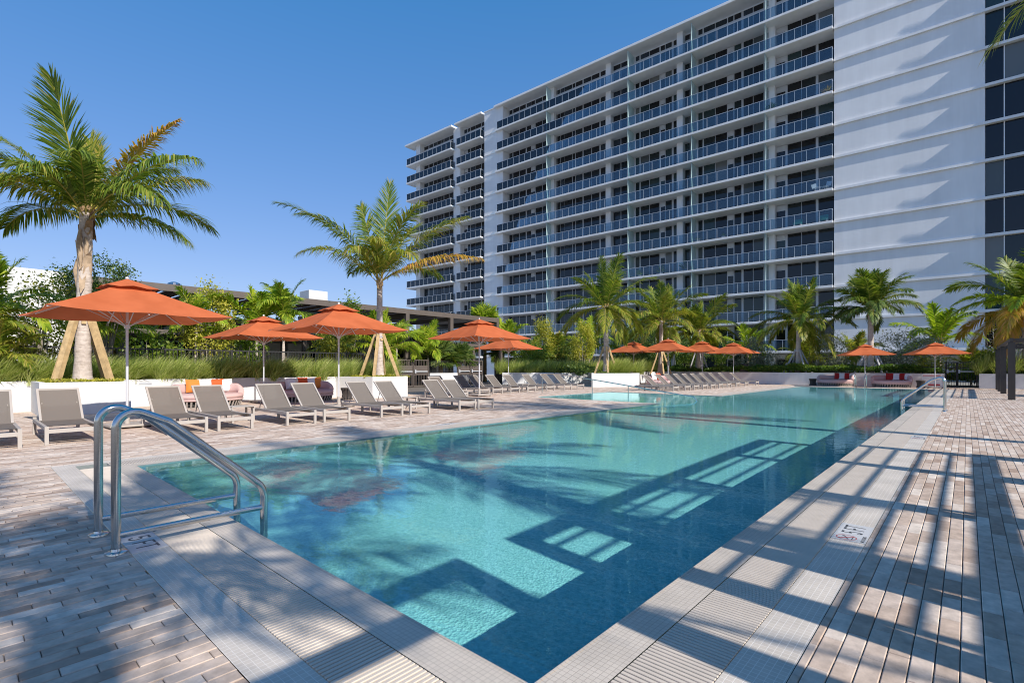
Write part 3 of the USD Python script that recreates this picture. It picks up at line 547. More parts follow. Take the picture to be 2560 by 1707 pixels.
# clubhouse
cl = thing('clubhouse', 'long low clubhouse with dark brown pergola roof and white plank walls', 'building')
CX = -28.0
obj('roof_beam', MB().box(CX - 0.12, CX + 0.12, 3.6, 29.2, 4.82, 5.15), 'brown_metal', cl)
obj('roof_beam', MB().box(-36, CX - 0.12, 3.6, 3.85, 4.82, 5.15), 'brown_metal', cl); obj('roof_beam', MB().box(-36, CX - 0.12, 28.95, 29.2, 4.82, 5.15), 'brown_metal', cl)
for k in range(26): obj('roof_louvre', MB().bar((CX - 0.13, 4.3 + k * 0.97, 4.97), (-35.5, 4.3 + k * 0.97, 4.97), 0.80, 0.04), 'brown_metal', cl)
for yy in (3.75, 8.0, 12.1, 16.4, 20.3, 24.2, 29.05): obj('column', MB().box(CX - 0.14, CX + 0.14, yy - 0.14, yy + 0.14, 0, 4.82), 'brown_metal', cl); obj('cross_beam', MB().box(-35.5, CX - 0.12, yy - 0.08, yy + 0.08, 4.6, 4.85), 'brown_metal', cl)
obj('wall', MB().box(-36.2, -35.6, 2.8, 29.2, 0, 4.4), 'brown_metal', cl); obj('storefront_glass', MB().box(-35.6, -35.55, 3.2, 10.2, 0.3, 4.2), 'shop_glass', cl)
obj('storefront_glass', MB().box(-35.6, -35.55, 16.2, 28.8, 2.8, 4.3), 'shop_glass', cl)
for y0, y1, x in ((9.9, 11.8, -30.5), (12.5, 15.2, -31.5), (16.8, 18.2, -30.8)):
    wl_ = obj('plank_wall', MB().box(x - 3, x - 0.02, y0, y1, 0, 2.75), 'stucco', cl)
    for k in range(9): obj('plank', MB().box(x - 0.02, x + 0.005, y0, y1, 0.05 + k * 0.3, 0.335 + k * 0.3), 'stucco', cl)
for y0, y1 in ((4.6, 9.2), (9.6, 15.6), (16.3, 28.6)):
    obj('awning', MB().box(-33, -26.6, y0, y1, 2.72, 2.92), 'brown_metal', cl)
    for yy in np.arange(y0 + 0.1, y1, 2.95): obj('awning_post', MB().box(-26.85, -26.65, yy - 0.1, yy + 0.1, 0, 2.72), 'brown_metal', cl)
for yy in (18.8, 20.4, 22.2, 24.8): obj('plank_pier', MB().box(-31, -30.4, yy, yy + 0.5, 0, 2.7), 'stucco', cl)
obj('dark_interior', MB().box(-34.9, -34.8, 3.2, 28.8, 0.0, 2.7), 'shop_glass', cl)
hv = thing('rooftop_unit', 'pale boxy air handling unit standing on the clubhouse roof', 'rooftop unit'); obj('cabinet', MB().box(-33.2, -31.9, 15.4, 16.7, 5.42, 6.3, 0.02), 'hvac', hv); obj('curb', MB().box(-33.1, -32.0, 15.5, 16.6, 4.99, 5.42), 'brown_metal', hv)
dv = thing('roof_vent', 'small silver domed vent on the clubhouse roof', 'vent'); obj('dome', MB().lathe([(0.28, 0), (0.3, 0.06), (0.26, 0.15), (0.12, 0.21), (0, 0.22)], 16, (-29.2, 7.2, 5.25)), 'steel', dv); obj('collar', MB().lathe([(0.2, -0.3), (0.2, 0)], 14, (-29.2, 7.2, 5.25)), 'alu', dv)
wbld = thing('white_building', 'white stepped building behind the plants at the left edge', 'building')
obj('wall', MB().box(-36, -27.5, -16, 1.1, 0, 4.6), 'stucco', wbld); obj('wall_return', MB().box(-35, -28.6, 1.1, 3.1, 0, 5.3), 'stucco', wbld); obj('coping', MB().box(-36.05, -27.4, -16.05, 1.15, 4.6, 4.68), 'tower_white', wbld)
for k in range(5): obj('wall_fin', MB().box(-27.5, -27.46, 0.15 + k * 0.17, 0.19 + k * 0.17, 0.3, 3.9), 'brown_metal', wbld)
# pergolas along the right side
def pergola(label, y0, y1, posts, deep=3.5, louv=True):
    t = thing('pergola', label, 'pergola'); z0, z1 = 2.20, 2.34; xf, xb = 1.25, 3.395
    for x in (xf, xb): obj('beam', MB().box(x - 0.045, x + 0.045, y0, y1, z0, z1, 0.006), 'dark_bronze', t)
    for y in posts:
        obj('rafter', MB().box(xf + 0.045, xb - 0.045, y - 0.035, y + 0.035, z0 + 0.02, z1 - 0.02), 'dark_bronze', t)
        for x in (xf, xb): obj('post', MB().box(x - 0.1, x + 0.1, y - 0.1, y + 0.1, 0, z0, 0.006), 'dark_bronze', t)
    if louv:
        n = 6
        for k in range(n): x = xf + (k + 1) * (xb - xf) / (n + 1); obj('slat', MB().box(x - 0.016, x + 0.016, y0 + 0.1, y1 - 0.1, z1 - 0.06, z1 - 0.03), 'dark_bronze', t)
    return t
pergola('dark bronze slatted pergola farthest along the right deck, over the cabana sofa', 26.75, 38.3, (26.87, 32.8, 35.7, 38.2))
pergola('dark bronze slatted pergola beside the near right deck', 2.66, 9.52, (2.76, 3.45, 5.52, 7.62, 9.42))
pergola('dark bronze slatted pergola behind the near end of the pool', -4.0, 2.15, (-3.9, -0.9, 2.05), louv=False)
rd = thing('recessed_roof_panel', 'dark slatted side roof inside the farthest pergola', 'pergola roof')
for k in range(8): obj('slat', MB().box(1.4, 3.4, 27.3 + k * 0.16, 27.38 + k * 0.16, 2.2, 2.24), 'dark_bronze', rd)

# ================================================================ rails and ladder
def arc(c, r, a0, a1, ax, n=9):
    return [np.array(c) + r * (math.cos(a) * np.array(ax) + math.sin(a) * np.array([0, 0, 1.0])) for a in np.linspace(a0, a1, n)]
def bend(pts, r=0.1, n=7):
    """rounds the corners of a polyline"""
    P = [np.asarray(p, float) for p in pts]; out = [P[0]]
    for a, b, c in zip(P[:-2], P[1:-1], P[2:]):
        u, v = nrm(a - b), nrm(c - b); ang = math.acos(np.clip(np.dot(u, v), -1, 1)); d = min(r / math.tan(ang / 2), 0.49 * np.linalg.norm(a - b), 0.49 * np.linalg.norm(c - b)); rr = d * math.tan(ang / 2)
        m = b + nrm(u + v) * rr / math.sin(ang / 2); p0, p1 = b + u * d - m, b + v * d - m; w = math.acos(np.clip(np.dot(nrm(p0), nrm(p1)), -1, 1))
        for t in np.linspace(0, 1, n): out.append(m + (math.sin((1 - t) * w) * p0 + math.sin(t * w) * p1) / math.sin(w))
    return out + [P[-1]]
def handrail(loc, rz, label, R=0.028):
    t = thing('handrail', label, 'handrail', loc, rz, None)
    pts = bend([(0, 0, 0), (0, 0, 1.00), (0.30, 0, 0.86), (0.955, 0, 0.275), (0.955, 0, -0.46)], 0.155, 10)
    obj('rail', MB().tube(pts, R, 16), 'steel', t, smooth=50)
    obj('cross_bar', MB().tube([(0.0, 0, 0.118), (0.955, 0, 0.118)], R * 0.8, 14), 'steel', t, smooth=50)
    obj('base_flange', MB().lathe([(0.030, 0.035), (0.034, 0.018), (0.062, 0.012), (0.064, 0.003), (0.064, 0.0)], 28), 'steel', t, smooth=40)
    return t
handrail((-4.229, 0.71, 0), math.pi / 2, 'nearer of the two bent steel pool handrails, at the near pool edge')
handrail((-4.787, 0.70, 0), math.pi / 2, 'steel pool handrail behind its twin at the near pool edge')
handrail((-0.47, 18.55, 0), math.pi, 'bent steel pool handrail alone on the right-hand pool edge')
handrail((-0.47, 19.15, 0), math.pi, 'second steel handrail just behind the one on the right-hand pool edge')
rr = thing('ramp_rail', 'long steel rail sloping down into the shallow pool entry', 'handrail')
y0 = 18.55
top = bend([(-14.9, y0, 0.0), (-14.9, y0, 0.93), (-13.9, y0, 0.93), (-7.6, y0, 0.12), (-7.25, y0, -0.3)], 0.14)
obj('rail', MB().tube(top, 0.022, 12), 'steel', rr, smooth=50)
for xx in (-12.1, -10.35, -8.75):
    zz = 0.93 - (xx + 13.9) / 6.3 * 0.81; obj('post', MB().tube([(xx, y0, -0.3), (xx, y0, zz)], 0.02, 10), 'steel', rr, smooth=50)
for i, lab in ((0, 'left rail of the steel pool ladder at the far end'), (1, 'right rail of the steel pool ladder at the far end')):
    xx = -4.98 + i * 0.52; t = thing('ladder_rail', lab, 'pool ladder')
    obj('rail', MB().tube(bend([(xx, 36.5, 0), (xx, 36.35, 0.75), (xx, 36.1, 0.85), (xx, 35.8, 0.6), (xx, 35.78, -0.45)], 0.12), 0.022, 10), 'steel', t, smooth=50)
    obj('base_flange', MB().lathe([(0.03, 0.02), (0.06, 0.01), (0.06, 0)], 16, (xx, 36.5, 0)), 'steel', t)

# ================================================================ sun loungers
def make_lounger(name, label, back=math.radians(42)):
    t = thing(name, label, 'sun lounger'); W, L, zs = 0.66, 1.93, 0.295; w = W / 2; b = 0.046
    for s in (-1, 1):
        obj('side_rail', MB().box(-L, -0.05, s * w - (b if s > 0 else 0), s * w + (0 if s > 0 else b), zs - 0.062, zs, 0.004), 'taupe_frame', t)
        for x in (-0.05, -L + 0.0):
            obj('leg', MB().box(x - 0.0, x + 0.05, s * w - (0.05 if s > 0 else 0), s * w + (0 if s > 0 else 0.05), 0, zs + (0.004 if x > -1 else 0.03), 0.004), 'taupe_frame', t)
    obj('end_rail', MB().box(-0.05, -0.005, -w + 0.05, w - 0.05, zs - 0.11, zs - 0.045, 0.004), 'taupe_frame', t)
    obj('end_rail', MB().box(-L, -L + 0.045, -w + 0.05, w - 0.05, zs - 0.10, zs - 0.045, 0.004), 'taupe_frame', t)
    obj('stretcher', MB().box(-0.95, -0.91, -w + b, w - b, zs - 0.075, zs - 0.035), 'taupe_frame', t)
    xp = -1.17
    g = 8; P = [(-0.075 - (abs(xp) - 0.075) * i / g, zs + 0.005 - 0.012 * math.sin(math.pi * i / g)) for i in range(g + 1)]
    V = []; 
    for x, z in P: V += [[x, -w + b + 0.002, z], [x, w - b - 0.002, z]]
    m = MB().add(V, [[2 * i, 2 * i + 1, 2 * i + 3, 2 * i + 2] for i in range(g)]); m.add(np.array(V) + [0, 0, -0.006], [[2 * i, 2 * i + 2, 2 * i + 3, 2 * i + 1] for i in range(g)])
    obj('seat_sling', m, 'sling', t, smooth=True)
    ub = np.array([-math.cos(back), 0, math.sin(back)]); p0 = np.array([xp, 0, zs + 0.005]); LB = 0.80; nb = np.array([math.sin(back), 0, math.cos(back)])
    V = []
    for i in range(g + 1):
        q = p0 + ub * LB * i / g - nb * 0.02 * math.sin(math.pi * i / g)
        V += [q + [0, -w + 0.055, 0], q + [0, w - 0.055, 0]]
    m = MB().add(V, [[2 * i, 2 * i + 1, 2 * i + 3, 2 * i + 2] for i in range(g)]); m.add(np.array(V) - nb * 0.006, [[2 * i, 2 * i + 2, 2 * i + 3, 2 * i + 1] for i in range(g)])
    obj('back_sling', m, 'sling', t, smooth=True)
    bf = MB()
    for s in (-1, 1): bf.bar(p0 + [0, s * (w - 0.047), 0], p0 + ub * LB + [0, s * (w - 0.047), 0], 0.03, 0.035, up=(0, 1, 0))
    bf.bar(p0 + ub * LB + [0, -w + 0.035, 0], p0 + ub * LB + [0, w - 0.035, 0], 0.03, 0.03)
    obj('back_frame', bf, 'taupe_frame', t)
    st = MB(); q = p0 + ub * 0.45
    for s in (-1, 1): st.bar(q + [0, s * (w - 0.09), 0], (q[0] - 0.16, s * (w - 0.09), zs - 0.05), 0.014)
    obj('back_strut', st, 'taupe_frame', t); obj('strut_bar', MB().bar((q[0] - 0.16, -w + 0.04, zs - 0.05), (q[0] - 0.16, w - 0.04, zs - 0.05), 0.02), 'taupe_frame', t)
    return t
lmaster = make_lounger('sun_lounger', None); first = [True]
def lounger(x, y, label, group, rz=0.0):
    if first[0]:
        first[0] = False; UsdGeom.Xformable(lmaster).GetOrderedXformOps()[0].Set((x, y, 0)); tag(lmaster, label, None, group); return lmaster
    return dup(lmaster, (x, y, 0), rz, label, group)
ORD = ['first', 'second', 'third', 'fourth', 'fifth', 'sixth', 'seventh', 'eighth', 'ninth', 'tenth', 'eleventh']
near = [(-10.76, 0.33, 'cut off by the left edge'), (-10.85, 1.25, 'standing alone in front of the white corner block'), (-10.76, 2.88, 'left of the pair beside the tall umbrella pole'), (-10.74, 3.70, 'right of the pair, beside a low table'), (-10.68, 5.0, 'left of the pair before the second pink sofa'),
        (-10.72, 5.85, 'half hiding the second pink sofa'), (-10.72, 7.34, 'left of the pair before the angled planter block'), (-10.70, 8.2, 'right of the pair before the angled planter block'), (-10.72, 9.92, 'left of the fourth umbrella pole'), (-10.65, 10.6, 'last one, at the fourth umbrella pole')]
for k, (x, y, s) in enumerate(near): lounger(x, y, f'taupe lounger in the near row, {s}', 'loungers in the near row')
lounger(-14.6, 13.2, 'taupe lounger set back behind the end of the near row', 'loungers set back from the pool'); lounger(-16.2, 14.6, 'taupe lounger set back in front of the first brown gate', 'loungers set back from the pool')
mid = [15.9, 16.77, 17.98, 19.22, 20.75, 22.3, 23.52]
mw = ['leftmost of the middle row, left of an umbrella pole', 'second of the middle row, at an umbrella pole', 'third of the middle row, before the second brown gate', 'fourth of the middle row, at the fifth umbrella pole', 'fifth of the middle row, before the white planter', 'sixth of the middle row, left of the ramp rail', 'rightmost of the middle row, behind the top of the ramp rail']
for y, s in zip(mid, mw): lounger(-16.1, y, 'taupe lounger, ' + s, 'loungers in the middle row')
for k, y in enumerate([24.5, 25.85, 26.9, 28.0, 29.1, 30.2, 31.5, 32.9, 34.5, 36.6]): lounger(-10.95 + 0.04 * k, y, f'taupe lounger, {ORD[k]} from the left of the right-hand row', 'loungers in the right-hand row')
def side_table(x, y, label):
    t = thing('side_table', label, 'side table', (x, y, 0), 0, None); w, h = 0.24, 0.36
    for k in range(6): obj('slat', MB().box(-w + 0.005 + k * 0.08, -w + 0.072 + k * 0.08, -w, w, h - 0.02, h, 0.003), 'taupe_frame', t)
    for i in (-1, 1): obj('frame_rail', MB().box(-w, w, i * w - 0.018, i * w + 0.018, h - 0.055, h - 0.021), 'taupe_frame', t)
    for i in (-1, 1):
        for j in (-1, 1): obj('leg', MB().box(i * (w - 0.02) - 0.02, i * (w - 0.02) + 0.02, j * (w - 0.02) - 0.02, j * (w - 0.02) + 0.02, 0, h - 0.055), 'taupe_frame', t)
side_table(-12.35, 4.33, 'low taupe slatted table right of the first pair of near loungers'); side_table(-12.4, 8.95, 'low taupe slatted table right of the third pair of near loungers'); side_table(-17.4, 20.0, 'low taupe table between loungers of the middle row'); side_table(-12.3, 25.2, 'low taupe table beside the first lounger of the right-hand row')

# ================================================================ umbrellas
def make_umbrella(name, side=2.95, zr=2.30, peak=3.02):
    t = thing(name, None, 'umbrella'); a = side / 2; n = 12
    fac = MB()
    def hz(r): return zr + (peak - zr) * (1 - r) ** 1.12
    for q in range(4):
        m = MB(); V = []; c, s = math.cos(q * math.pi / 2), math.sin(q * math.pi / 2)
        for i in range(n + 1):
            for j in range(n + 1):
                r = i / n; u = (j / n * 2 - 1); x, y = r * a, u * r * a
                edge = (1 - u * u) * 0.045 * r * r
                z = hz(r) - edge * 0.5 - 0.03 * r * math.sin(math.pi * abs(u)) + 0.0; x -= edge * 0.9 * r
                V.append([x * c - y * s, x * s + y * c, z])
        m.add(V, [[i * (n + 1) + j, (i + 1) * (n + 1) + j, (i + 1) * (n + 1) + j + 1, i * (n + 1) + j + 1] for i in range(n) for j in range(n)])
        obj('canopy_panel', m, 'orange_fabric', t, smooth=True)
    hem = MB(); 
    vent = MB(); av = 0.44
    for q in range(4):
        V = []; c, s = math.cos(q * math.pi / 2), math.sin(q * math.pi / 2); n2 = 8
        for i in range(n2 + 1):
            for j in range(n2 + 1):
                r = i / n2; u = j / n2 * 2 - 1; x, y = r * av, u * r * av
                z = peak + 0.06 - r * 0.21 + (1 - abs(u) ** 2) * 0.022 * r * r * math.cos(u * 5) 
                V.append([x * c - y * s, x * s + y * c, z])
        vent.add(V, [[i * (n2 + 1) + j, (i + 1) * (n2 + 1) + j, (i + 1) * (n2 + 1) + j + 1, i * (n2 + 1) + j + 1] for i in range(n2) for j in range(n2)])
    obj('vent_cap', vent, 'orange_fabric', t, smooth=True)
    obj('finial', MB().lathe([(0.0, peak + 0.1), (0.03, peak + 0.095), (0.035, peak + 0.06), (0.0, peak + 0.05)], 10), 'white_pole', t)
    obj('pole', MB().tube([(0, 0, 0.05), (0, 0, peak + 0.03)], 0.0245, 14), 'white_pole', t, smooth=50)
    hubz = zr - 0.20
    obj('hub', MB().lathe([(0.03, hubz - 0.06), (0.055, hubz - 0.05), (0.055, hubz + 0.03), (0.03, hubz + 0.05)], 12), 'white_pole', t)
    for k in range(8):
        an = k * math.pi / 4; R = a * (math.sqrt(2) if k % 2 else 1.0); d = np.array([math.cos(an), math.sin(an), 0])
        tip = d * R * 0.985 + np.array([0, 0, zr - 0.012]); topp = d * 0.05 + np.array([0, 0, peak - 0.06])
        q = [topp + (tip - topp) * f for f in np.linspace(0, 1, 6)]
        for i in range(6): f = i / 5; q[i][2] = hz(max(0.03, f)) - 0.03 - (0.0 if k % 2 else 0.03 * f * f); q[i][:2] *= 1 - (0.0 if k % 2 else 0.035 * f)
        obj('rib', MB().tube(q, 0.011, 6), 'white_pole', t)
        mid_ = d * R * 0.52; mid_[2] = hz(0.52) - 0.035
        obj('strut', MB().tube([d * 0.05 + np.array([0, 0, hubz]), mid_], 0.010, 6), 'white_pole', t)
    b = MB().box(-0.36, 0.36, -0.36, 0.36, 0.03, 0.075, 0.006)
    obj('base_plate', b, 'taupe_frame', t); obj('base_sleeve', MB().lathe([(0.05, 0.075), (0.045, 0.3), (0.03, 0.31)], 14), 'taupe_frame', t)
    for i in (-1, 1):
        for j in (-1, 1): obj('castor', MB().box(i * 0.3 - 0.03, i * 0.3 + 0.03, j * 0.3 - 0.03, j * 0.3 + 0.03, 0, 0.03), 'black_metal', t)
    return t
um = make_umbrella('umbrella')
ul = [(-12.95, 2.36, 0.06, 1.0, 'largest orange umbrella, left of the others, in front of the tall palm'), (-19.0 + 0.6, 7.24, 0.05, 0.99, 'orange umbrella standing back behind the first pink sofa'), (-14.58, 8.0, 0.01, 1.045, 'orange umbrella in front of the second palm with wooden props'), (-15.6, 15.1, -0.06, 1.075, 'orange umbrella right of the near loungers, before the brown gates'),
      (-20.5, 22.3, 0.1, 1.02, 'orange umbrella half hidden behind another, over the middle row'), (-19.0, 34.9, 0.0, 1.04, 'orange umbrella left of the third palm, at the back of the right group'), (-15.9, 34.2, 0.05, 1.06, 'orange umbrella before the fourth palm, second in the right group'), (-15.0, 38.2, 0.0, 1.05, 'orange umbrella third in the right group, above the loungers'), (-12.55, 37.75, -0.05, 0.98, 'orange umbrella rightmost of the right group'),
      (-4.72, 37.95, 0.35, 0.87, 'bright orange umbrella between the two far pink sofas'), (-1.4, 38.6, 0.3, 0.875, 'bright orange umbrella beside the black gate, with leaf shadows on top')]
for k, (x, y, rz, sc, lab) in enumerate(ul):
    if k == 0:
        UsdGeom.Xformable(um).GetOrderedXformOps()[0].Set((x, y, 0)); UsdGeom.Xformable(um).AddRotateZOp().Set(math.degrees(rz)); tag(um, lab, None, 'orange umbrellas around the pool')
    else: dup(um, (x, y, 0), rz, lab, None, sc)

# ================================================================ round sofas, stools, cushions
def ell(mb, rx, ry, prof, n=36, c=(0, 0), a0=0, a1=2 * math.pi):
    full = abs(a1 - a0 - 2 * math.pi) < 1e-6; A = np.linspace(a0, a1, n, endpoint=not full); V = []
    for (o, z) in prof: V += [[c[0] + (rx + o) * math.cos(t), c[1] + (ry + o) * math.sin(t), z] for t in A]
    m = len(A); F = [[i * m + j, i * m + (j + 1) % m, (i + 1) * m + (j + 1) % m, (i + 1) * m + j] for i in range(len(prof) - 1) for j in range(m if full else m - 1)]
    return mb.add(V, F)
def make_sofa(name, label, loc, rz, cushions):
    t = thing(name, label, 'sofa', loc, rz, None); rx, ry = 1.0, 0.72
    obj('base_core', ell(MB(), rx, ry, [(-0.12, 0.05), (-0.12, 0.28)]), 'slot_dark', t)
    n = 44
    for k in range(n):
        a = 2 * math.pi * k / n; p = np.array([(rx - 0.07) * math.cos(a), (ry - 0.07) * math.sin(a), 0.02]); q = np.array([(rx - 0.01) * math.cos(a + 0.05), (ry - 0.01) * math.sin(a + 0.05), 0.27])
        if math.sin(a) < 0.35: obj('strap', MB().bar(p, q, 0.05, 0.012, up=(-math.sin(a), math.cos(a), 0) if False else (math.cos(a), math.sin(a), 0)), 'straps', t)
    obj('base_ring', ell(MB(), rx, ry, [(-0.10, 0.0), (-0.05, 0.0), (-0.04, 0.03), (-0.10, 0.03)]), 'straps', t)
    obj('seat_cushion', ell(MB(), rx, ry, [(-0.06, 0.25), (0.0, 0.28), (0.015, 0.33), (0.0, 0.385), (-0.08, 0.42), (-0.5, 0.425), (-0.7, 0.425)]), 'pink_cushion', t, smooth=60)
    obj('seat_band', ell(MB(), rx, ry, [(-0.03, 0.20), (0.012, 0.215), (0.012, 0.262), (-0.03, 0.272)]), 'pink_cushion', t, smooth=60)
    b = MB(); A = np.linspace(math.radians(-12), math.radians(192), 40); V = []; prof = [(0.02, 0.36), (0.035, 0.52), (0.02, 0.66), (-0.05, 0.71), (-0.13, 0.66), (-0.15, 0.5), (-0.13, 0.40)]
    for th in A:
        f = min(1, (min(th - A[0], A[-1] - th)) / 0.55); f = 0.42 + 0.58 * math.sin(f * math.pi / 2)
        for (o, z) in prof: V.append([(rx + o) * math.cos(th), (ry + o) * math.sin(th), 0.36 + (z - 0.36) * f])
    k = len(prof); F = [[i * k + j, (i + 1) * k + j, (i + 1) * k + (j + 1) % k, i * k + (j + 1) % k] for i in range(len(A) - 1) for j in range(k)]
    b.add(V, F); b.add(V[:k], [[0, j, j + 1] for j in range(1, k - 1)]); b.add(V[-k:], [[0, j + 1, j] for j in range(1, k - 1)])
    obj('backrest', b, 'pink_cushion', t, smooth=60)
    return t
def cushion(sofa_loc, rz, lx, ly, mt, label, group=None, tilt=0.3, spin=0.0, s=0.43):
    t = thing('cushion', label, 'cushion', (sofa_loc[0] + lx * math.cos(rz) - ly * math.sin(rz), sofa_loc[1] + lx * math.sin(rz) + ly * math.cos(rz), 0.425), rz + spin, group)
    n = 8; V = []; F = []
    for side in (1, -1):
        for i in range(n + 1):
            for j in range(n + 1):
                u, v = i / n * 2 - 1, j / n * 2 - 1; th = 0.075 * ((1 - u ** 4) * (1 - v ** 4)) ** 0.6; pin = 1 - 0.05 * (u * u + v * v - u * u * v * v * 2)
                x, y, z = u * s / 2 * pin, side * th, s / 2 + v * s / 2 * pin
                V.append([x, y * math.cos(tilt) + z * math.sin(tilt), z * math.cos(tilt) - y * math.sin(tilt) + 0.02])
    N = (n + 1) ** 2
    for sd, o in ((0, 0), (1, N)):
        for i in range(n):
            for j in range(n): q = [o + i * (n + 1) + j, o + (i + 1) * (n + 1) + j, o + (i + 1) * (n + 1) + j + 1, o + i * (n + 1) + j + 1]; F.append(q if sd else q[::-1])
    obj('cover', MB().add(V, F), mt, t, smooth=60)
    return t
P2 = math.pi / 2
sofas = [((-17.75, 5.30, 0), P2, 'first pink round sofa, behind the near loungers, with amber and white cushions', [(-0.45, 'cushion_amber', 'wide amber cushion at the left end of the first pink sofa'), (-0.12, 'cushion_white', 'white cushion left of the orange one on the first pink sofa'), (0.17, 'cushion_orange', 'orange cushion between two white ones on the first pink sofa'), (0.45, 'cushion_white', 'white cushion right of the orange one on the first pink sofa')]),
         ((-17.85, 8.50, 0), P2, 'second pink round sofa, behind the near loungers beside a wicker stool', [(-0.5, 'cushion_white', 'white cushion at the left of the second pink sofa'), (-0.05, 'cushion_orange', 'red-orange cushion in the middle of the second pink sofa'), (0.18, 'cushion_white', 'white cushion peeping between orange ones on the second pink sofa'), (0.42, 'cushion_amber', 'amber cushion at the right of the second pink sofa')]),
         ((-14.0, 29.1, 0), P2 - 0.2, 'pink round sofa behind the right-hand row of loungers', [(-0.3, 'cushion_white', 'white cushion on the sofa behind the right-hand loungers'), (0.15, 'cushion_orange', 'orange cushion on the sofa behind the right-hand loungers')]),
         ((-6.45, 38.75, 0), 0.0, 'left one of the two far pink sofas under the far umbrella', [(-0.05, 'cushion_red', 'left red cushion on the left far sofa'), (0.18, 'cushion_white', 'pale cushion between the red ones on the left far sofa'), (0.40, 'cushion_red', 'right red cushion on the left far sofa'), (0.66, 'cushion_white', 'pale cushion at the right end of the left far sofa')]),
         ((-3.45, 38.45, 0), 0.0, 'right one of the two far pink sofas, beside a wicker stool', [(-0.25, 'cushion_red', 'large red cushion at the left of the right far sofa'), (0.07, 'cushion_white', 'pale cushion between the red ones on the right far sofa'), (0.28, 'cushion_red', 'smaller red cushion on the right far sofa'), (0.55, 'cushion_white', 'pale cushion at the right of the right far sofa')]),
         ((2.55, 31.0, 0), -P2, 'pink sofa in the shade of the farthest pergola, cut by the right edge', [])]
for loc, rz, lab, cs in sofas:
    make_sofa('round_sofa', lab, loc, rz, cs)
    for k, (lx, mt, cl_) in enumerate(cs): cushion(loc, rz, (lx + 0.16) * 1.05, 0.33, mt, cl_, None, 0.28, 0.12 * math.sin(k * 2.3))
def stool(x, y, label):
    t = thing('wicker_stool', label, 'stool', (x, y, 0)); n = 22
    obj('core', MB().lathe([(0.17, 0.02), (0.13, 0.22), (0.18, 0.42)], 18), 'slot_dark', t); obj('top', MB().lathe([(0.23, 0.42), (0.235, 0.44), (0.22, 0.455), (0, 0.455)], 20), 'wicker', t)
    m = MB()
    for k in range(n):
        a = 2 * math.pi * k / n; m.tube([[r * math.cos(a), r * math.sin(a), z] for r, z in ((0.215, 0.0), (0.175, 0.12), (0.165, 0.22), (0.185, 0.33), (0.23, 0.43))], 0.011, 5)
    obj('woven_side', m, 'wicker', t, kind='stuff')
stool(-17.6, 10.0, 'dark wicker stool right of the second pink sofa'); stool(-7.75, 38.9, 'dark wicker stool left of the two far sofas'); stool(-2.05, 38.4, 'dark wicker stool right of the two far sofas')
sg = thing('rules_sign', 'white pool rules board with red print on the far wall', 'sign'); 
obj('board', MB().box(-2.05, -1.12, 39.40, 39.42, 0.10, 0.78), 'sign_white', sg); obj('red_header', MB().box(-2.0, -1.17, 39.39, 39.399, 0.70, 0.75), 'sign_red', sg); obj('red_footer', MB().box(-1.75, -1.2, 39.39, 39.399, 0.13, 0.22), 'sign_red', sg)
ln = MB()
for k in range(7): ln.box(-1.98, -1.2 - 0.08 * (k % 3), 39.392, 39.399, 0.29 + k * 0.055, 0.305 + k * 0.055)
obj('print_lines', ln, 'hvac', sg, kind='stuff')
sh = thing('outdoor_shower', 'grey steel shower post standing in the grass right of the fourth palm', 'shower post'); obj('post', MB().lathe([(0.16, 0.8), (0.16, 2.25), (0.13, 2.34), (0, 2.36)], 16, (-18.6, 41.0, 0)), 'alu', sh)
for s in (-1, 1): obj('grab_handle', MB().tube([(-18.6 + 0.24 * s, 40.9, 1.0), (-18.6 + 0.26 * s, 40.9, 1.4), (-18.6 + 0.24 * s, 40.9, 1.8)], 0.02, 6), 'steel', sh)
bn = thing('litter_bin', 'round dark ribbed litter bin at the end of the right-hand wall', 'litter bin'); obj('body', MB().lathe([(0.27, 0), (0.30, 0.3), (0.30, 1.05), (0.27, 1.12), (0.0, 1.12)], 18, (-12.6, 40.2, 0.3)), 'wicker', bn); obj('lid', MB().lathe([(0.31, 1.1), (0.31, 1.17), (0, 1.2)], 18, (-12.6, 40.2, 0.3)), 'black_metal', bn)

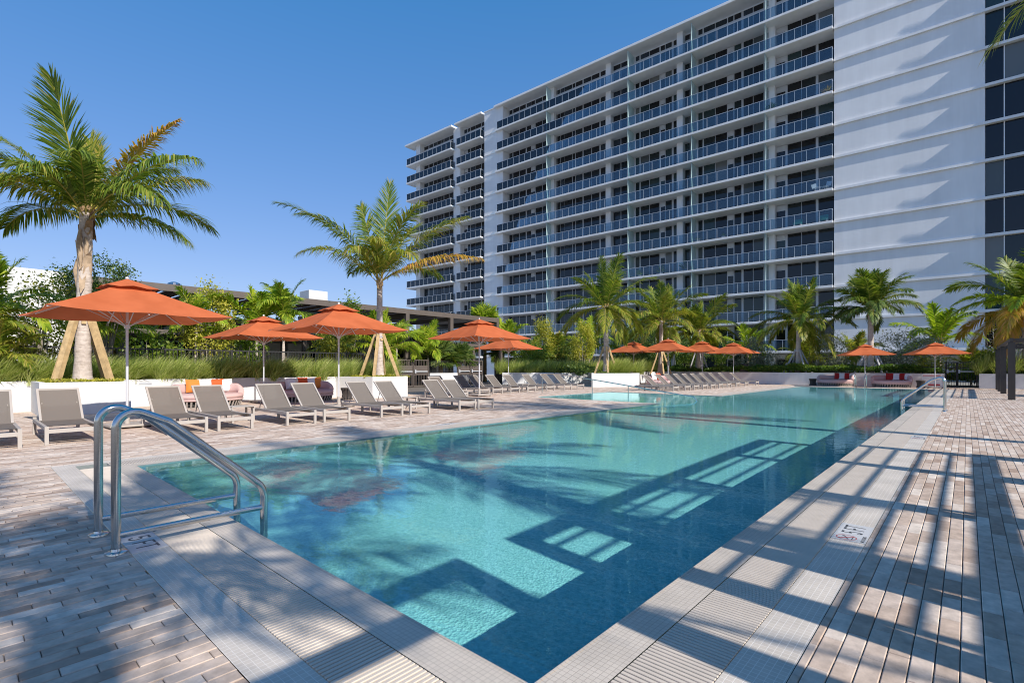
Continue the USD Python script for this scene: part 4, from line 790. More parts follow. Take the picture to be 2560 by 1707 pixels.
# ================================================================ vegetation
RV, TV, UPV = np.array([math.cos(YAW), math.sin(YAW), 0]), np.array([math.sin(YAW), -math.cos(YAW), 0]), np.array([0, 0, 1.0])
def frond(rm, lm, base, d0, L, droop, ll, nl, rg, hang=0.35, bare=0.12, face=None, width=0.034, twist=0.0, rad=0.022, prof=None, rows=3):
    n = 14; p = np.array(base, float); d = nrm(d0); pts = [p.copy()]; ds = [d.copy()]
    for i in range(n):
        d = nrm(d + np.array([0, 0, -1.0]) * droop * (0.35 + 1.3 * i / n) / n); p = p + d * L / n; pts.append(p.copy()); ds.append(d.copy())
    pts, ds = np.array(pts), np.array(ds)
    rm.tube(pts, np.linspace(rad, rad * 0.25, n + 1), 5, cap=False)
    ref = np.array([0, 0, 1.0]) if face is None else np.asarray(face, float)
    nl0 = nl
    for sg in (-1, 1):
        nl = nl0
        t = bare + (1 - bare) * (np.arange(nl) + rg.random(nl) * 0.7) / nl; t = np.clip(t, 0, 0.998)
        gap = meshkit.noise(np.c_[t * 9, np.full(nl, sg * 3.0), np.full(nl, base[0] * 7.0 + L)]) ; t = t[(rg.random(nl) > 0.06) & (gap > 0.09)]; nl = len(t)
        f = t * n; i = f.astype(int); fr = (f - i)[:, None]; P = pts[i] * (1 - fr) + pts[i + 1] * fr; D = ds[i] * (1 - fr) + ds[i + 1] * fr; D /= np.linalg.norm(D, axis=1, keepdims=True)
        S = np.cross(D, ref); S /= np.linalg.norm(S, axis=1, keepdims=True) + 1e-9; N = np.cross(S, D)
        tw = twist * (t - 0.2)[:, None]; S2 = S * np.cos(tw) + N * np.sin(tw); N = N * np.cos(tw) - S * np.sin(tw); S = S2
        ang = np.radians(68 - 46 * t + rg.normal(0, 4, nl))[:, None]; ln = (ll * (prof(t) if prof else np.clip(0.45 + 1.7 * (t - bare), 0, 1) * (1 - 0.62 * np.clip((t - 0.55) / 0.45, 0, 1) ** 1.4)) * rg.uniform(0.85, 1.1, nl))[:, None]
        l = S * sg * np.sin(ang) + D * np.cos(ang) + N * rg.uniform(0.05, 0.3, nl)[:, None]; l /= np.linalg.norm(l, axis=1, keepdims=True)
        wv = np.cross(l, N); wv /= np.linalg.norm(wv, axis=1, keepdims=True) + 1e-9; w = width * (0.7 + 0.3 * ln / ll) / 2
        hg = (hang * rg.uniform(0.5, 1.6, nl) * (0.7 + 0.6 * meshkit.noise(np.c_[t * 6, np.full(nl, sg * 5.0), np.full(nl, base[1] * 3.0)])))[:, None]; dn = np.array([0, 0, -1.0])
        q = [P]; 
        for k in range(rows):
            q.append(q[-1] + l * ln / rows); l = l + dn * hg; l /= np.linalg.norm(l, axis=1, keepdims=True)
        ws = [0.55, 1.0, 0.8, 0.45][:rows]
        V = []
        for k in range(rows): V += [q[k] + wv * w * ws[k], q[k] - wv * w * ws[k]]
        V.append(q[rows]); V = np.stack(V, 1); m = 2 * rows + 1
        F = []
        for k in range(rows - 1): F += [[2 * k, 2 * k + 1, 2 * k + 3], [2 * k, 2 * k + 3, 2 * k + 2]]
        F.append([2 * rows - 2, 2 * rows - 1, 2 * rows]); F = np.array(F)
        lm.add(V.reshape(-1, 3), (F[None] + (np.arange(nl) * m)[:, None, None]).reshape(-1, 3), m)
def trunk_mesh(h, r0, r1, lean, rg, flare=1.4, n=28):
    z = np.linspace(-0.15, h, n); f = np.clip(z / h, 0, 1); r = r0 + (r1 - r0) * f ** 0.6; r = r * (1 + (flare - 1) * np.exp(-np.clip(z, 0, 9) / 0.35)) * (1 + 0.035 * np.sin(np.arange(n) * 2.4) + rg.normal(0, 0.012, n))
    pts = np.c_[lean[0] * f ** 1.5, lean[1] * f ** 1.5, z]; return MB().tube(pts, r, 14), pts
def put_frond(t, pos, d, L, droop, ll, nl, rg, mt, **kw):
    rm, lm = MB(), MB(); frond(rm, lm, pos, d, L, droop, ll, nl, rg, **kw)
    fr = obj('frond', lm, mt, t); obj('midrib', rm, 'rachis', fr, smooth=60)
def sheath(t, pos, rg, n, r, L=0.5, mt='fibre'):
    for k in range(n):
        a = rg.uniform(0, 6.28); o = np.array([math.cos(a), math.sin(a), 0]); z0 = rg.uniform(-0.5, 0.15); l = L * rg.uniform(0.5, 1.2); sd_ = np.array([-o[1], o[0], 0]) * rg.uniform(0.06, 0.13)
        p = pos + o * r * 0.85 + [0, 0, z0]; up = rg.random() < 0.6
        q = p + (o * rg.uniform(0.08, 0.22) + np.array([0, 0, 1.0 if up else -0.9])) * l * 0.6; e = q + (o * rg.uniform(0.1, 0.3) + np.array([0, 0, 0.3 if up else -0.6])) * l * 0.4
        obj('leaf_sheath', MB().add([p - sd_, p + sd_, q + sd_ * 0.7, q - sd_ * 0.7, e], [[0, 1, 2], [0, 2, 3], [3, 2, 4]]), mt, t)
def braces(t, h, R, mt, n=4, w=0.09, ph=0.72, r0=0.16):
    for k in range(n):
        a = ph + k * 2 * math.pi / n; o = np.array([math.cos(a), math.sin(a), 0])
        obj('brace', MB().bar(o * R + [0, 0, -0.1], o * r0 + [0, 0, h], w, w), mt, t)
    obj('brace_collar', MB().lathe([(r0 + 0.012, h - 0.13), (r0 + 0.02, h - 0.13), (r0 + 0.02, h - 0.09), (r0 + 0.012, h - 0.09)], 14), 'alu', t); obj('brace_block', MB().box(-r0 - 0.03, r0 + 0.03, -0.05, 0.05, h - 0.28, h - 0.2), mt, t)
def scr(x, y, tz=0.0): return RV * x + UPV * y + TV * tz         # a direction given as across / up / towards the pool
def frond_in_view(b, f):
    for q in np.linspace(0.3, 1.15, 8):
        p = b + nrm(f[0]) * f[1] * q + np.array([0, 0, -0.35]) * f[2] * f[1] * q * q - [0, 0, 1.25]; dep = p[0] * dX + p[1] * dY; lat = p[0] * math.cos(YAW) + p[1] * math.sin(YAW)
        if dep > 0.3 and abs(lat / dep) < 1.16 and -0.4 < p[2] / dep < 0.86: return True
    return False
def palm(label, loc, h, fr, seed, r0=0.2, r1=0.13, lean=(0, 0), brace=None, ll=0.75, nl=52, mt=('palm_leaf',), group=None, sheaths=10, flare=1.4, cat='palm tree', name='palm_tree', width=0.034, clear=False):
    rg = np.random.default_rng(seed); t = thing(name, label, cat, loc, 0, group); tm, pts = trunk_mesh(h, r0, r1, lean, rg, flare); obj('trunk', tm, 'trunk', t, smooth=70)
    top = pts[-1]
    for k, f in enumerate(fr):
        if clear and frond_in_view(np.array(loc) + top, f): continue
        d, L, dr = f[0], f[1], f[2]; kw = dict(f[3]) if len(f) > 3 else {}
        m_ = kw.pop('mt', mt[k % len(mt)]); kw.setdefault('width', width)
        o = nrm(np.array([d[0], d[1], 0]) + 1e-6) * r1 * 0.6
        put_frond(t, top + o + [0, 0, rg.uniform(-0.22, 0.05)], d, L, dr, kw.pop('ll', ll), nl, rg, m_, **kw)
    if sheaths: sheath(t, top, rg, sheaths, r1)
    if brace: braces(t, *brace)
    return t
def auto_fronds(seed, n, L, e_hi=80, e_lo=-5, droop=(0.6, 1.75), mts=('palm_leaf', 'palm_leaf', 'palm_leaf_yellow')):
    rg = np.random.default_rng(seed); out = []
    for k in range(n):
        f = k / max(1, n - 1); e = math.radians(e_hi + (e_lo - e_hi) * f ** 0.9 + rg.normal(0, 5)); a = k * 2.39996 + rg.normal(0, 0.25)
        out.append((np.array([math.cos(a) * math.cos(e), math.sin(a) * math.cos(e), math.sin(e)]), L * rg.uniform(0.82, 1.1) * (0.85 if f < 0.15 else 1), droop[0] + (droop[1] - droop[0]) * f + rg.normal(0, 0.1), {'mt': mts[min(len(mts) - 1, int(f * len(mts)))], 'hang': 0.3 + 0.4 * f, 'twist': rg.normal(0, 0.5)}))
    return out
# the two tall coconut palms, frond by frond
Y_, G_, O_ = 'palm_leaf_yellow', 'palm_leaf', 'palm_leaf_orange'
big = [(scr(-0.02, 1, 0.22), 3.35, 0.5, dict(face=TV * 1.0, mt=G_, hang=0.14)), (scr(-0.55, 0.9, 0.15), 4.1, 1.35, dict(mt=G_, hang=0.45)), (scr(-0.7, 0.62, 0.35), 3.2, 1.4, dict(mt=G_, hang=0.6)), (scr(0.66, 0.80, 0.1), 3.7, 0.6, dict(mt=O_, hang=0.6, ll=0.6)), (scr(0.75, 0.50, 0.3), 4.6, 0.85, dict(mt=G_, hang=0.85)),
       (scr(0.8, 0.35, 0.4), 3.7, 1.1, dict(mt=G_, hang=0.8)), (scr(-0.22, 1, -0.3), 2.6, 0.3, dict(mt=Y_, face=TV, hang=0.1)), (scr(0.35, 0.9, -0.4), 2.8, 1.1, dict(mt=G_, hang=0.5)), (scr(0.45, 0.75, 0.6), 2.8, 1.2, dict(mt=G_, hang=0.7)), (scr(-0.45, 0.55, -0.6), 3.2, 1.3, dict(mt=G_, hang=0.6)), (scr(0.5, 0.5, -0.7), 3.4, 1.2, dict(mt=G_, hang=0.6)),
       (scr(-0.35, 0.5, 0.75), 2.6, 1.4, dict(mt=Y_, hang=0.7)), (scr(0.15, 0.62, 0.75), 2.6, 1.3, dict(mt=G_, hang=0.6)), (scr(-0.8, 0.3, -0.1), 2.7, 1.2, dict(mt=G_, hang=0.7)), (scr(0.05, 1, -0.1), 2.0, 0.1, dict(mt=Y_, face=TV, hang=0.05, ll=0.4)), (scr(0.9, 0.15, -0.2), 2.6, 1.0, dict(mt=G_, hang=0.8)), (scr(0.55, 0.62, -0.2), 3.2, 1.0, dict(mt=Y_, hang=0.8)), (scr(-0.5, 0.75, 0.5), 2.8, 1.3, dict(mt=G_, hang=0.6))]
p1 = palm('tallest coconut palm at the left, with ragged fronds and timber props', (-18.3, 2.33, 0.8), 4.75, big, 11, 0.19, 0.155, (0.02, 0.08), (1.92, 0.84, 'brace_wood', 4, 0.135, 0.72, 0.2), 1.05, 120, sheaths=26, flare=1.35, width=0.04)
for k in range(7): 
    rg_ = np.random.default_rng(60 + k); a = rg_.uniform(0, 6.28); z = 3.05 + 0.2 * k; o = np.array([math.cos(a), math.sin(a), 0]); L = rg_.uniform(0.4, 0.9)
    obj('dead_sheath', MB().tube([o * 0.16 + [0, 0, z], o * 0.20 + [0, 0, z - L * 0.4], o * 0.17 + [0, 0, z - L]], [0.03, 0.07, 0.02], 6), 'dead_leaf', p1, smooth=60)
sheath(p1, np.array([0.01, 0.04, 3.5]), np.random.default_rng(5), 8, 0.16, 0.7, 'dead_leaf')
second = [(scr(-0.4, 0.85, 0.35), 4.2, 1.4, dict(mt=G_, hang=0.6)), (scr(0.35, 0.9, 0.3), 3.9, 1.3, dict(mt=Y_, hang=0.6)), (scr(0.02, 1, -0.25), 4.8, 0.15, dict(face=TV, mt=G_, hang=0.08, ll=1.0)), (scr(-0.62, 0.85, 0.1), 5.2, 0.95, dict(mt=G_, hang=0.35, ll=1.0)), (scr(-0.25, 0.95, -0.3), 4.2, 0.5, dict(mt=G_, face=TV)), (scr(0.66, 0.8, 0.1), 4.6, 0.85, dict(mt=Y_, hang=0.55)), (scr(0.85, 0.42, 0.2), 4.6, 0.75, dict(mt=O_, hang=0.85, ll=0.85)), (scr(0.3, 0.95, -0.5), 3.8, 0.6, dict(mt=Y_)),
          (scr(-0.6, 0.75, 0.45), 3.6, 1.5, dict(mt=Y_, hang=0.7)), (scr(0.1, 0.85, 0.6), 2.9, 1.5, dict(mt=Y_, hang=0.7)), (scr(-0.15, 0.8, 0.7), 2.8, 1.6, dict(mt=Y_, hang=0.7)), (scr(0.55, 0.6, -0.6), 3.4, 1.2, dict(mt=G_, hang=0.5)), (scr(-0.5, 0.6, -0.6), 3.2, 1.2, dict(mt=G_, hang=0.5)), (scr(0.5, 0.65, 0.6), 3.2, 1.5, dict(mt=Y_, hang=0.7))]
palm('slender coconut palm with a straight upright frond, propped on the angled planter', (-18.6, 12.08, 0.8), 4.2, second, 12, 0.155, 0.115, (0.06, -0.02), (1.85, 0.86, 'brace_wood', 4, 0.11, 0.72), 1.0, 105, sheaths=8, flare=1.5, width=0.042)
# palms along the middle and far planters
MID = 'coconut palms along the planters'
palm('coconut palm with timber props on the middle planter, leftmost of its group', (-17.4, 28.3, 0.8), 4.4, auto_fronds(21, 28, 3.5, 84, -15), 21, 0.19, 0.14, (-0.05, 0.05), (1.75, 0.78, 'brace_wood', 4, 0.11, 0.72), 0.9, 78, sheaths=10, width=0.05)
palm('yellow-green coconut palm with timber props above the second umbrella of the right group', (-17.9, 37.2, 0.8), 4.1, auto_fronds(22, 28, 3.7, 84, -15, mts=('palm_leaf', Y_, Y_)), 22, 0.19, 0.14, (0, 0.1), (1.75, 0.8, 'brace_wood', 4, 0.11, 0.72), 0.95, 78, sheaths=10, width=0.055)
palm('shorter coconut palm just right of the yellow-green one', (-16.2, 40.5, 0.6), 3.6, auto_fronds(23, 26, 3.2, 84, -15), 23, 0.19, 0.14, (0.05, 0.0), (2.2, 0.9, 'grey_brace'), 0.85, 70, sheaths=8, width=0.055)
palm('coconut palm with grey props before the right end of the balconies', (-9.05, 40.7, 0.6), 4.2, auto_fronds(24, 28, 3.3, 84, -20), 24, 0.19, 0.14, (0.05, 0.05), (1.9, 1.2, 'grey_brace'), 0.9, 78, sheaths=8, width=0.055)
palm('bushy dark coconut palm with grey props before the blank white wall', (-4.75, 40.7, 0.6), 4.55, auto_fronds(25, 34, 2.9, 84, 8, mts=('palm_leaf', 'palm_leaf', 'fan_leaf')), 25, 0.2, 0.15, (0.0, 0.0), (1.95, 1.25, 'grey_brace'), 0.9, 80, sheaths=10, width=0.055)
palm('palm with orange drooping fronds at the right edge, before the dark window strip', (2.55, 42.0, 0.5), 4.5, auto_fronds(26, 30, 4.2, 82, -25, mts=('palm_leaf', 'areca_leaf', O_)), 26, 0.2, 0.15, (0.0, 0.0), (2.0, 1.2, 'grey_brace'), 1.1, 90, sheaths=10, width=0.065)
palm('palm whose frond tips enter the top right corner', (3.9, 11.6, 0.0), 8.0, auto_fronds(27, 24, 3.6, mts=('palm_leaf', Y_, Y_)), 27, 0.2, 0.15, (-0.1, 0.0), None, 0.95, 50)
palm('palm behind the near pergola that shades the pool floor', (4.9, 3.4, 0.0), 6.6, auto_fronds(28, 17, 3.3, 80, -10), 28, 0.2, 0.15, (-0.2, 0.1), None, 1.0, 60, clear=True)
palm('palm behind the pergola at the near end that shades the paving', (5.3, -0.6, 0.0), 5.9, auto_fronds(29, 12, 3.2, 75, -15), 29, 0.2, 0.15, (0.2, 0.2), None, 1.0, 44, clear=True, width=0.05)
palm('tall palm behind the end pergola that shades the left paving', (6.3, -1.6, 0.0), 7.6, auto_fronds(30, 12, 3.4, 75, -15), 30, 0.2, 0.15, (-0.1, 0.0), None, 1.0, 44, clear=True, width=0.05)
# small bright palms, copies of two
def small_palm(seed, h, n, L, mt): 
    return palm(None, (0, 0, 0), h, auto_fronds(seed, n, L, 82, 20, (0.9, 1.9), mts=(mt,)), seed, 0.075, 0.05, (0.05, 0), None, 0.6, 40, sheaths=0, flare=1.2, cat='palm', name='small_palm', width=0.065)
sp = {}
def splace(kind, x, y, z, rz, sc, label):
    if kind not in sp:
        sp[kind] = small_palm(*{'a': (41, 1.9, 15, 2.1, 'areca_leaf'), 'b': (42, 1.3, 17, 1.9, 'palm_leaf_yellow'), 'c': (43, 2.5, 13, 1.9, 'areca_leaf')}[kind]); r = sp[kind]
        UsdGeom.Xformable(r).GetOrderedXformOps()[0].Set((x, y, z)); xf = UsdGeom.Xformable(r); xf.AddRotateZOp().Set(math.degrees(rz)); xf.AddScaleOp().Set((sc, sc, sc)); tag(r, label, None, 'small bright palms in the planting')
    else: dup(sp[kind], (x, y, z), rz, label, None, sc)
for q in [('a', -22.6, 0.55, 0.78, 0.4, 1.15, 'small palm cut by the left edge, left of the tall palm'), ('b', -20.6, -0.05, 0.78, 1.9, 1.0, 'low yellowish palm at the left edge above the wall'), ('b', -20.3, 0.75, 0.5, 3.2, 0.75, 'squat palm leaning over the wall at the left edge'), ('a', -24.2, 3.9, 0.6, 2.1, 1.05, 'small palm behind the trunk of the tall palm'), ('c', -24.0, 6.7, 0.6, 0.2, 0.95, 'small palm behind the leafy yellow tree, above the first umbrella edge'),
          ('a', -24.0, 9.1, 0.78, 1.0, 1.15, 'bright upright palm behind the second umbrella'), ('c', -23.2, 10.0, 0.78, 2.6, 1.1, 'spreading bright palm between the second and third umbrellas'), ('b', -24.4, 13.2, 0.7, 0.9, 1.0, 'yellowish palm hidden left of the second tall trunk'), ('a', -24.6, 16.2, 0.0, 4.0, 1.25, 'bright palm just right of the second tall trunk'), ('a', -26.3, 20.8, 0.0, 5.1, 1.2, 'bright palm left of the fourth umbrella, above the brown gate'),
          ('c', -26.2, 18.2, 0.0, 1.4, 1.0, 'thin palm above the first brown gate'), ('a', -28.2, 30.0, 0.0, 0.7, 1.5, 'bright palm behind the fifth umbrella'), ('b', -25.5, 34.0, 0.3, 2.2, 1.35, 'palm among the shrubs left of the third coconut palm'), ('a', -24.0, 36.3, 0.3, 3.3, 1.45, 'palm close behind the trunk of the third coconut palm'), ('b', -26.0, 31.0, 0.3, 1.1, 1.2, 'low palm in front of the yellow columnar tree'),
          ('c', -23.0, 46.5, 0.3, 0.4, 1.7, 'dark upright palm between the fourth and fifth coconut palms'), ('a', -13.5, 44.0, 0.3, 1.7, 1.25, 'bright small palm left of the first silvery shrub'), ('b', -6.2, 45.0, 0.3, 0.3, 1.25, 'yellow-green palm left of the bushy dark palm trunk'), ('b', -9.6, 46.2, 0.3, 2.9, 1.2, 'yellow-green palm behind the propped palm, before the tower corner'), ('a', -1.45, 46.5, 0.3, 1.5, 1.5, 'bright spreading palm before the blank tower wall'), ('b', 0.2, 45.5, 0.0, 2.4, 0.9, 'low palm leaves right of the black gate')]: splace(*q)
def fan_palm(name, label, loc, h, n, R, seed, mt='fan_leaf', sc=1.0):
    rg = np.random.default_rng(seed); t = thing(name, label, 'palm', loc); tm, pts = trunk_mesh(h, 0.16, 0.14, (0, 0), rg, 1.1); obj('trunk', tm, 'fibre', t, smooth=70)
    for k in range(n):
        e = math.radians(rg.uniform(-25, 80)); a = rg.uniform(0, 6.28); d = np.array([math.cos(a) * math.cos(e), math.sin(a) * math.cos(e), math.sin(e)]); Lp = rg.uniform(0.5, 0.9); c = pts[-1] + d * Lp
        S = nrm(np.cross(d, [0, 0, 1.0])); N = np.cross(S, d); m = MB(); ns = 22
        for j in range(ns):
            an = math.radians(-120 + 240 * j / (ns - 1)); l = d * math.cos(an) + S * math.sin(an) + N * rg.uniform(-0.08, 0.08); L = R * rg.uniform(0.85, 1.05); wv = nrm(np.cross(l, N)) * 0.03
            m1 = c + l * L * 0.6; e1 = c + l * L + np.array([0, 0, -0.15 * L]); m.add([c, m1 + wv, e1, m1 - wv], [[0, 1, 2], [0, 2, 3]])
        lf = obj('fan_leaf', m, mt, t); obj('leaf_stalk', MB().tube([pts[-1], c], 0.012, 4), 'rachis', lf)
    return t
fan_palm('fan_palm', 'dark fan palm with a stout trunk behind the first brown gate', (-26.0, 21.6, 0.0), 1.9, 34, 0.85, 51); fan_palm('fan_palm', 'second dark fan palm right of the stout one, left of the fourth pole', (-26.1, 23.4, 0.0), 1.8, 32, 0.85, 52)
fan_palm('fan_palm', 'bright fan palm rising above the clubhouse roof end', (-30.5, 30.2, 0.0), 5.2, 36, 1.05, 53, 'areca_leaf'); fan_palm('fan_palm', 'grey-green fan palm behind the fifth umbrella', (-27.6, 29.2, 0.0), 2.6, 28, 0.9, 54)
# leafy shrubs and small trees
def leaves(rg, n, rx, ry, rz, size, zc_, clumps=16, spread=0.34, flat=0.5):
    C = rg.normal(0, 1, (clumps, 3)); C /= np.linalg.norm(C, axis=1, keepdims=True); C *= rg.uniform(0.45, 1.0, (clumps, 1)) ** 0.5; C[:, 2] = np.where(C[:, 2] < -0.6, C[:, 2] * 0.6, C[:, 2])
    k = rg.integers(0, clumps, n); P = C[k] + rg.normal(0, spread, (n, 3)) * np.array([1, 1, 0.8]); P = P * np.array([rx, ry, rz]) + [0, 0, zc_]
    d = rg.normal(0, 1, (n, 3)); d[:, 2] -= 0.2; d /= np.linalg.norm(d, axis=1, keepdims=True); w = np.cross(d, rg.normal(0, 1, (n, 3)) * np.array([flat, flat, 1])); w /= np.linalg.norm(w, axis=1, keepdims=True) + 1e-9
    s = (size * rg.uniform(0.6, 1.25, n))[:, None]; V = np.stack([P, P + d * s * 0.5 + w * s * 0.28, P + d * s, P + d * s * 0.5 - w * s * 0.28], 1)
    F = np.array([[0, 1, 2], [0, 2, 3]]); return V.reshape(-1, 3), (F[None] + 4 * np.arange(n)[:, None, None]).reshape(-1, 3)
def shrub(name, label, cat, loc, r, n, size, mt, seed, trunk=0.0, clumps=16, spread=0.34, stems=5, group=None, stem_mt='stem'):
    rg = np.random.default_rng(seed); t = thing(name, label, cat, loc, 0, group); rx, ry, rz = r; zc_ = trunk + rz * 0.92
    obj('crown' if 'tree' in name else 'foliage', MB().add(*leaves(rg, n, rx, ry, rz, size, zc_, clumps, spread), 4), mt, t)
    m = MB(); base = np.array([0, 0, -0.05])
    for k in range(stems):
        a = k * 2.4 + rg.uniform(0, 1); e = np.array([math.cos(a) * rx * 0.6, math.sin(a) * ry * 0.6, zc_ + rz * rg.uniform(-0.2, 0.7)]); mid_ = base + (e - base) * 0.45 + [rg.normal(0, 0.06), rg.normal(0, 0.06), 0.12 * rz]
        m.tube([base + [math.cos(a) * 0.04, math.sin(a) * 0.04, 0], mid_, e], [0.035 + 0.012 * rz, 0.022, 0.006], 5)
    obj('trunk' if 'tree' in name else 'stems', m, stem_mt, t)
    return t
SH = [('shrub_tree', 'dark feathery tree behind the tall left palm', 'tree', (-23.6, 3.55, 0.6), (1.25, 1.25, 1.35), 7000, 0.10, 'bush_dark', 71, 2.2, 40, 0.15, 9), ('shrub_tree', 'yellow-green round-leaved small tree behind the right edge of the first umbrella', 'tree', (-24.0, 7.15, 0.6), (0.85, 0.95, 1.7), 5200, 0.12, 'bush_yellow', 72, 0.9, 30, 0.2, 8),
      ('shrub', 'leafy green bush beside the first umbrella pole', 'shrub', (-23.4, 5.05, 0.7), (0.75, 0.75, 0.75), 1600, 0.15, 'bush_green', 73, 0.4), ('shrub_tree', 'pale bare-stemmed small tree left of the tall palm', 'tree', (-21.2, 1.55, 0.75), (0.8, 0.8, 1.3), 500, 0.10, 'bush_green', 74, 0.9, 26, 0.15, 12), ('shrub', 'green shrub left of the tall palm props', 'shrub', (-23.4, 2.0, 0.6), (1.0, 1.0, 1.5), 4200, 0.12, 'bush_yellow', 75, 0.5),
      ('shrub', 'dense green shrub at the left edge above the wall', 'shrub', (-20.2, 0.25, 0.75), (0.5, 0.6, 0.55), 1900, 0.10, 'bush_green', 76, 0.0), ('shrub', 'leafy shrub under the left end of the second umbrella', 'shrub', (-23.9, 8.6, 0.7), (0.8, 0.8, 0.8), 1500, 0.14, 'bush_green', 77, 0.5), ('shrub_tree', 'open green small tree right of the third umbrella pole', 'tree', (-25.0, 14.3, 0.2), (0.9, 0.9, 1.5), 1900, 0.15, 'bush_green', 78, 1.8, 24, 0.2, 6),
      ('shrub', 'green bush right behind the third umbrella pole', 'shrub', (-23.3, 12.3, 0.7), (0.6, 0.6, 0.9), 1300, 0.14, 'bush_yellow', 79, 0.5), ('shrub_tree', 'tall narrow yellow tree right of the fifth umbrella', 'tree', (-26.0, 32.7, 0.3), (0.95, 0.95, 2.2), 6500, 0.13, 'bush_yellow', 80, 0.7, 32, 0.2, 6), ('shrub_tree', 'yellow-green slender tree left of the third coconut palm', 'tree', (-22.0, 32.3, 0.7), (0.85, 0.85, 1.75), 5200, 0.12, 'bush_yellow', 81, 0.7, 30, 0.2, 6),
      ('shrub', 'dark green shrub mass left of the slender yellow tree', 'shrub', (-25.0, 30.2, 0.5), (1.3, 1.3, 1.2), 5000, 0.14, 'bush_green', 82, 0.3), ('shrub', 'dark shrub between the yellow trees of the middle planter', 'shrub', (-25.5, 34.4, 0.5), (1.5, 1.6, 1.4), 6000, 0.14, 'bush_dark', 83, 0.3), ('shrub_tree', 'wide dark feathery tree right of the third coconut palm', 'tree', (-23.5, 42.0, 0.4), (2.3, 2.5, 2.0), 15000, 0.13, 'bush_dark', 84, 1.0, 44, 0.2, 9), ('shrub_tree', 'dark feathery tree behind the fourth coconut palm', 'tree', (-22.5, 46.2, 0.4), (2.2, 2.4, 1.9), 13000, 0.14, 'bush_dark', 85, 1.0, 40, 0.2, 9),
      ('shrub_tree', 'dark tree behind the third umbrella of the right group', 'tree', (-21.5, 50.2, 0.2), (2.2, 2.6, 1.9), 9000, 0.16, 'bush_dark', 86, 0.8, 40, 0.2, 8), ('shrub', 'deep green shrub under the feathery trees, behind the right loungers', 'shrub', (-20.6, 38.5, 0.6), (1.0, 2.2, 0.8), 3000, 0.15, 'bush_dark', 87, 0.0), ('shrub', 'deep green shrub at the dark gate, left of the litter bin', 'shrub', (-18.8, 43.2, 0.4), (1.8, 1.2, 1.1), 3200, 0.16, 'bush_green', 88, 0.0), ('shrub_tree', 'thin layered green tree right of the rightmost grouped umbrella', 'tree', (-16.4, 46.0, 0.3), (0.85, 0.85, 1.5), 1400, 0.16, 'bush_green', 89, 0.9, 18, 0.2, 4),
      ('shrub', 'large silvery shrub left of the propped palm', 'shrub', (-12.6, 42.6, 0.4), (1.6, 1.1, 1.45), 5200, 0.13, 'bush_silver', 90, 0.2, 30, 0.24), ('shrub_tree', 'thin yellow-green tree right of the propped palm', 'tree', (-8.75, 42.4, 0.4), (0.6, 0.6, 1.35), 1000, 0.13, 'bush_yellow', 91, 0.7, 18, 0.2, 3), ('shrub', 'narrow silvery shrub left of the bushy dark palm', 'shrub', (-7.15, 42.6, 0.4), (0.95, 0.9, 1.5), 3600, 0.12, 'bush_silver', 92, 0.1, 26, 0.24), ('shrub', 'biggest silvery shrub, behind the two far umbrellas', 'shrub', (-3.1, 43.2, 0.3), (1.75, 1.1, 1.55), 6200, 0.13, 'bush_silver', 93, 0.2, 34, 0.24),
      ('shrub', 'yellow-green bush left of the black gate', 'shrub', (-1.75, 42.3, 0.3), (0.8, 0.6, 0.85), 2000, 0.13, 'bush_yellow', 94, 0.0), ('shrub', 'glossy green bush right of the black gate', 'shrub', (0.95, 43.3, 0.3), (0.7, 0.6, 0.85), 1500, 0.2, 'bush_green', 95, 0.2), ('shrub_tree', 'nearly bare pale tree beside the far pergola', 'tree', (1.35, 44.2, 0.3), (0.85, 0.85, 1.6), 420, 0.11, 'bush_yellow', 96, 1.0, 22, 0.16, 11), ('shrub', 'dark bush behind the far pergola posts', 'shrub', (3.2, 45.2, 0.3), (1.8, 0.8, 1.3), 3000, 0.16, 'bush_green', 97, 0.0)]
for q in SH:
    nm, lab, cat, loc, r, n, size, mt, seed, *o = q; kw = dict(zip(('trunk', 'clumps', 'spread', 'stems'), o)); shrub(nm, lab, cat, loc, r, n, size, mt, seed, **kw)
pt = thing('bare_tree_stem', 'pale bare leader of a young tree beside the far pergola', 'tree'); obj('trunk', MB().tube([(1.35, 44.2, 0.3), (1.28, 44.2, 2.4), (1.16, 44.2, 4.5)], [0.05, 0.035, 0.01], 6), 'grey_brace', pt)
rb_ = np.random.default_rng(3); bmm = MB()
for k in range(14): z = 2.0 + k * 0.16; a = rb_.uniform(0, 6.28); L = rb_.uniform(0.4, 0.9); x = 1.30 - 0.06 * (z - 2); bmm.tube([(x, 44.2, z), (x + L * 0.6 * math.cos(a), 44.2 + L * 0.6 * math.sin(a), z + 0.1), (x + L * math.cos(a), 44.2 + L * math.sin(a), z + 0.05)], [0.014, 0.009, 0.003], 4)
obj('branches', bmm, 'grey_brace', pt)
